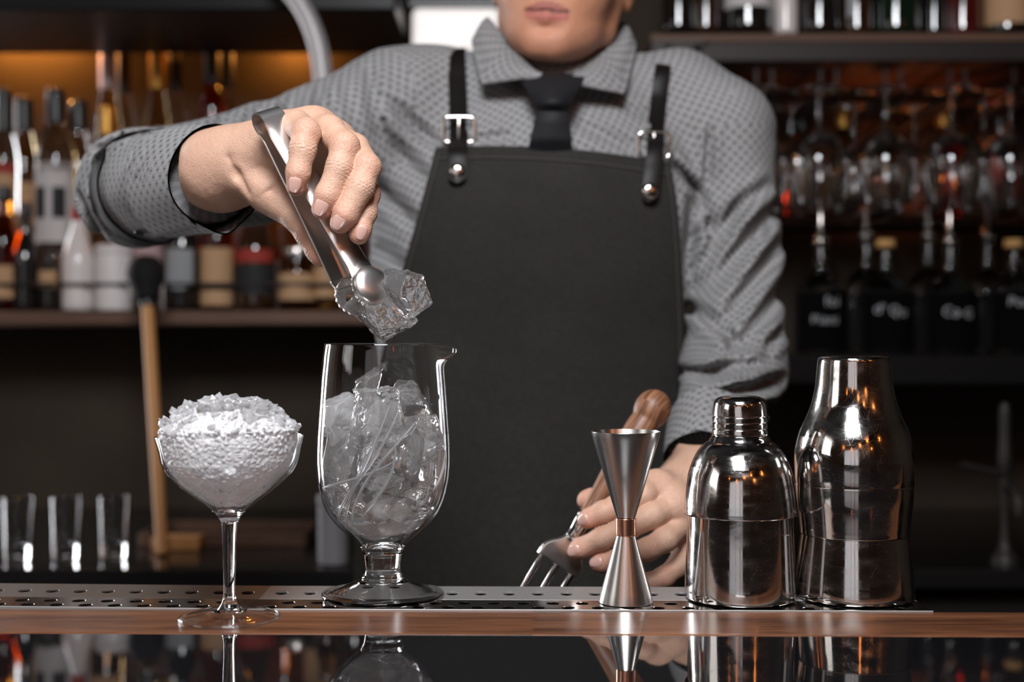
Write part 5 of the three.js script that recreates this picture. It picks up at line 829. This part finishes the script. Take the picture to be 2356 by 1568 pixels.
for (const [px, lab, o] of [[1845, 'amber bottle on the middle right shelf behind the first hanging glasses', { R: 0.034, h: 0.2, glass: GL.amber, cap: [M.black, 0.86], labels: [[PM.tan, 0.15, 0.45]] }], [1940, 'brown bottle on the middle right shelf between hanging glasses', { R: 0.032, h: 0.21, glass: GL.brown, cap: [PM.gold, 0.86], labels: [[PM.tan, 0.2, 0.5]] }], [2040, 'dark bottle with a tan label on the middle right shelf', { R: 0.034, h: 0.19, glass: GL.dark, cap: [PM.gold, 0.86], labels: [[PM.tan, 0.2, 0.55]] }], [2170, 'amber bottle with a gold cap on the middle right shelf', { R: 0.034, h: 0.22, glass: GL.amber, cap: [PM.gold, 0.84], labels: [[PM.red, 0.2, 0.4]] }], [2300, 'red-labelled bottle on the middle right shelf near the picture edge', { R: 0.034, h: 0.21, glass: GL.brown, cap: [M.black, 0.86], labels: [[PM.red, 0.15, 0.5]] }]]) bottle(lab, px, yAt(497, 2.56), 2.62, o, 'bottles on the middle right shelf');
// lower shelf with pouring bottles whose black bands are written on in chalk
const LS = yAt(816, 2.3);
{
  const t = thing('wall_shelf', 'black lower right shelf carrying the chalk-labelled pouring bottles', 'shelf', [1.2, LS, -2.46]);
  const x0 = xAt(1640, 2.3) - 1.2; part('board', box(0.98 - x0, 0.05, 0.42, (x0 + 0.98) / 2, -0.0252, 0, 0.003), M.gloss, t);
}
const chalk = (lines) => { const c = document.createElement('canvas'); c.width = 256; c.height = 256; const x = c.getContext('2d'); x.fillStyle = '#050505'; x.fillRect(0, 0, 256, 256); x.fillStyle = '#b9bcbf'; x.textAlign = 'center'; for (const [s, px, py, size, tilt] of lines) { x.save(); x.translate(px, py); x.rotate(tilt); x.font = `${size}px sans-serif`; x.fillText(s, 0, 0); x.restore(); } const t = new THREE.CanvasTexture(c); t.colorSpace = THREE.SRGBColorSpace; return phys({ name: 'chalk on black', map: t, roughness: 0.9, specularIntensity: 0.15 }); };
const pour = 'chalk-labelled pouring bottles on the lower right shelf';
[[1888, [['foi', 150, 62, 54, 0], ['Piani', 120, 140, 50, 0.03]], 'pouring bottle with two lines of chalk writing, next to the bartender’s arm'], [2037, [['d’ Qu', 120, 100, 58, 0.12]], 'pouring bottle with a cork-coloured stopper and one slanting chalk word', 1], [2185, [['Ca-G', 128, 110, 58, 0.1]], 'pouring bottle marked with a hyphenated chalk word, above the taller shaker'], [2332, [['Ponti', 128, 66, 54, 0.12], ['N', 170, 150, 54, 0]], 'pouring bottle with chalk writing at the right edge of the picture', 1]].forEach(([px, lines, label, cork]) => {
  const b = bottle(label, px, LS, 2.32, { R: 0.0455, h: 0.205, rn: 0.0125, body: 0.54, neck: 0.72, glass: GL.clear, ...(cork ? { cap: [PM.cork, 0.93, 0.004] } : {}), pourer: !cork }, pour);
  part('chalk_band', sheet((u, v) => { const a = (u - 0.5) * 5.6; return V(Math.sin(a) * 0.0466, lerp(0.112, 0.006, v), Math.cos(a) * 0.0466); }, 40, 2, 0.0005, [1, 1]), M.rubber, b);
  const g = sheet((u, v) => { const a = (u - 0.5) * 2.4; return V(Math.sin(a) * 0.0472, lerp(0.11, 0.008, v), Math.cos(a) * 0.0472); }, 24, 2, 0.0004); const uv = g.attributes.uv; for (let i = 0; i < uv.count; i++) uv.setY(i, 1 - uv.getY(i)); part('chalk_label', g, chalk(lines), b);
});
[[1992, 'pouring bottle without writing in the second row, left'], [2135, 'pouring bottle without writing in the second row, middle'], [2272, 'pouring bottle without writing in the second row, right']].forEach(([px, label]) => bottle(label, px, LS, 2.46, { R: 0.042, h: 0.225, rn: 0.0125, body: 0.54, neck: 0.72, glass: GL.clear, pourer: true, labels: [[M.rubber, 0.03, 0.5, 5.4]] }, 'second row of pouring bottles'));
{ // beer tap in the dark corner
  const d = 2.05, t = thing('beer_tap', 'slim steel tap with a side lever in the dark at the far right', 'tap', [xAt(2312, d), BC + 0.0004, -d]);
  part('column', lathe(spline([[0.022, 0], [0.02, 0.01], [0.009, 0.03], [0.008, 0.14], [0.011, 0.16], [0.009, 0.2], [0.007, 0.25], [0, 0.255]], 40), 24), M.iron, t);
  part('lever', tube([V(0, 0.14, 0.006), V(-0.035, 0.148, 0.012), V(-0.075, 0.157, 0.016)], 0.005, 20, 10), M.iron, t);
  part('spout', tube([V(0, 0.12, 0.005), V(0, 0.12, 0.04), V(0, 0.105, 0.055), V(0, 0.085, 0.058)], 0.006, 20, 10), M.iron, t);
}
// warm lamp standing on the middle shelf, hidden by a bottle
{ const y = yAt(497, 2.56), t = thing('shelf_lamp', 'small warm bulb lamp standing on the middle right shelf behind a dark bottle', 'lamp', [xAt(2046, 2.7), y + 0.0005, -2.715]); part('bulb', new THREE.SphereGeometry(0.012, 20, 14).translate(0, 0.075, 0), std({ name: 'warm lamp glow', color: 0xffb060, emissive: 0xff7a30, emissiveIntensity: 1 }), t); part('socket', lathe([[0, 0], [0.016, 0], [0.016, 0.004], [0.009, 0.008], [0.008, 0.06], [0.006, 0.066], [0, 0.066]], 20), M.black, t); const l = new THREE.PointLight(0xff8a48, LIGHT.amber * 0.16); l.position.set(0, 0.075, 0); l.castShadow = true; l.name = 'shelf_lamp_light'; t.add(l); }

// ---------------------------------------------------------------- the guests' side, seen only in reflections
{ // a photographer's softbox on a stand behind the camera
  const c = V(-0.08, 2.2, -0.05), aim = V(0.02, 1.25, -1.15), t = thing('softbox_lamp', 'large square studio softbox lamp on a stand behind the camera', 'lamp', [c.x, 0, c.z]);
  const q = new THREE.Quaternion().setFromUnitVectors(V(0, 0, 1), aim.clone().sub(c).normalize()), S = LIGHT.softSize, put = (g) => g.applyQuaternion(q).translate(0, c.y, 0);
  part('softbox_panel', put(box(S, S, 0.006, 0, 0, 0)), std({ name: 'softbox lamp cloth', color: 0xffffff, emissive: 0xffffff, emissiveIntensity: 1, roughness: 0.6 }), t);
  part('softbox_shell', put(join([box(S + 0.02, 0.012, 0.06, 0, S / 2, -0.012), box(S + 0.02, 0.012, 0.06, 0, -S / 2, -0.012), box(0.012, S, 0.06, S / 2, 0, -0.012), box(0.012, S, 0.06, -S / 2, 0, -0.012), box(S, S, 0.006, 0, 0, -0.04)])), M.black, t);
  part('stand', join([tube([V(0, 0.05, 0.5), V(0, 1.4, 0.48), V(0, 2.3, 0.3), V(0, 2.48, 0.05)], 0.014, 24, 10), ...[0, 2.1, 4.2].map((a) => tube([V(0, 0.4, 0.5), V(Math.sin(a) * 0.3, 0.012, 0.5 + Math.cos(a) * 0.3)], 0.01, 4, 8))]), M.black, t);
  const l = new THREE.RectAreaLight(0xf8fbff, LIGHT.flash, S, S); l.name = 'softbox_light'; l.castShadow = true; l.position.copy(c).add(V(0, 0, 0.008).applyQuaternion(q)); l.lookAt(aim); scene.add(l);
}
[[-1.3, 2.15, 1.2], [-0.75, 2.2, 1.9], [0.15, 2.25, 1.5], [0.7, 2.2, 0.9], [1.2, 2.1, 1.6], [1.55, 2.2, 0.5]].forEach(([x, y, z], i) => {
  const t = thing('pendant_lamp', ['warm filament pendant lamp over the guests, nearest the left wall', 'warm filament pendant lamp over the guests, second from the left wall', 'warm filament pendant lamp over the guests behind the softbox', 'warm filament pendant lamp close behind the camera on the right', 'warm filament pendant lamp deep in the room on the right', 'warm filament pendant lamp by the right wall'][i], 'pendant lamp', [x, y, z]);
  part('bulb', lathe(spline([[0, -0.07], [0.02, -0.06], [0.032, -0.03], [0.022, 0.01], [0.013, 0.03], [0, 0.032]], 24), 28), std({ name: 'filament bulb glow', color: 0xffa050, emissive: 0xff7a20, emissiveIntensity: 5 }), t);
  part('socket', lathe([[0, 0.03], [0.016, 0.03], [0.018, 0.04], [0.017, 0.08], [0.006, 0.09], [0, 0.09]], 24), M.black, t);
  part('cord', tube([V(0, 0.088, 0), V(0, 0.4, 0), V(0, 2.9 - y, 0)], 0.003, 4, 6), M.black, t);
  const l = new THREE.PointLight(0xff9a50, LIGHT.bulb); l.castShadow = true; l.name = 'pendant_light'; l.shadow.radius = 1; l.position.set(0, -0.02, 0); t.add(l);
});
renderer.render(scene, camera);
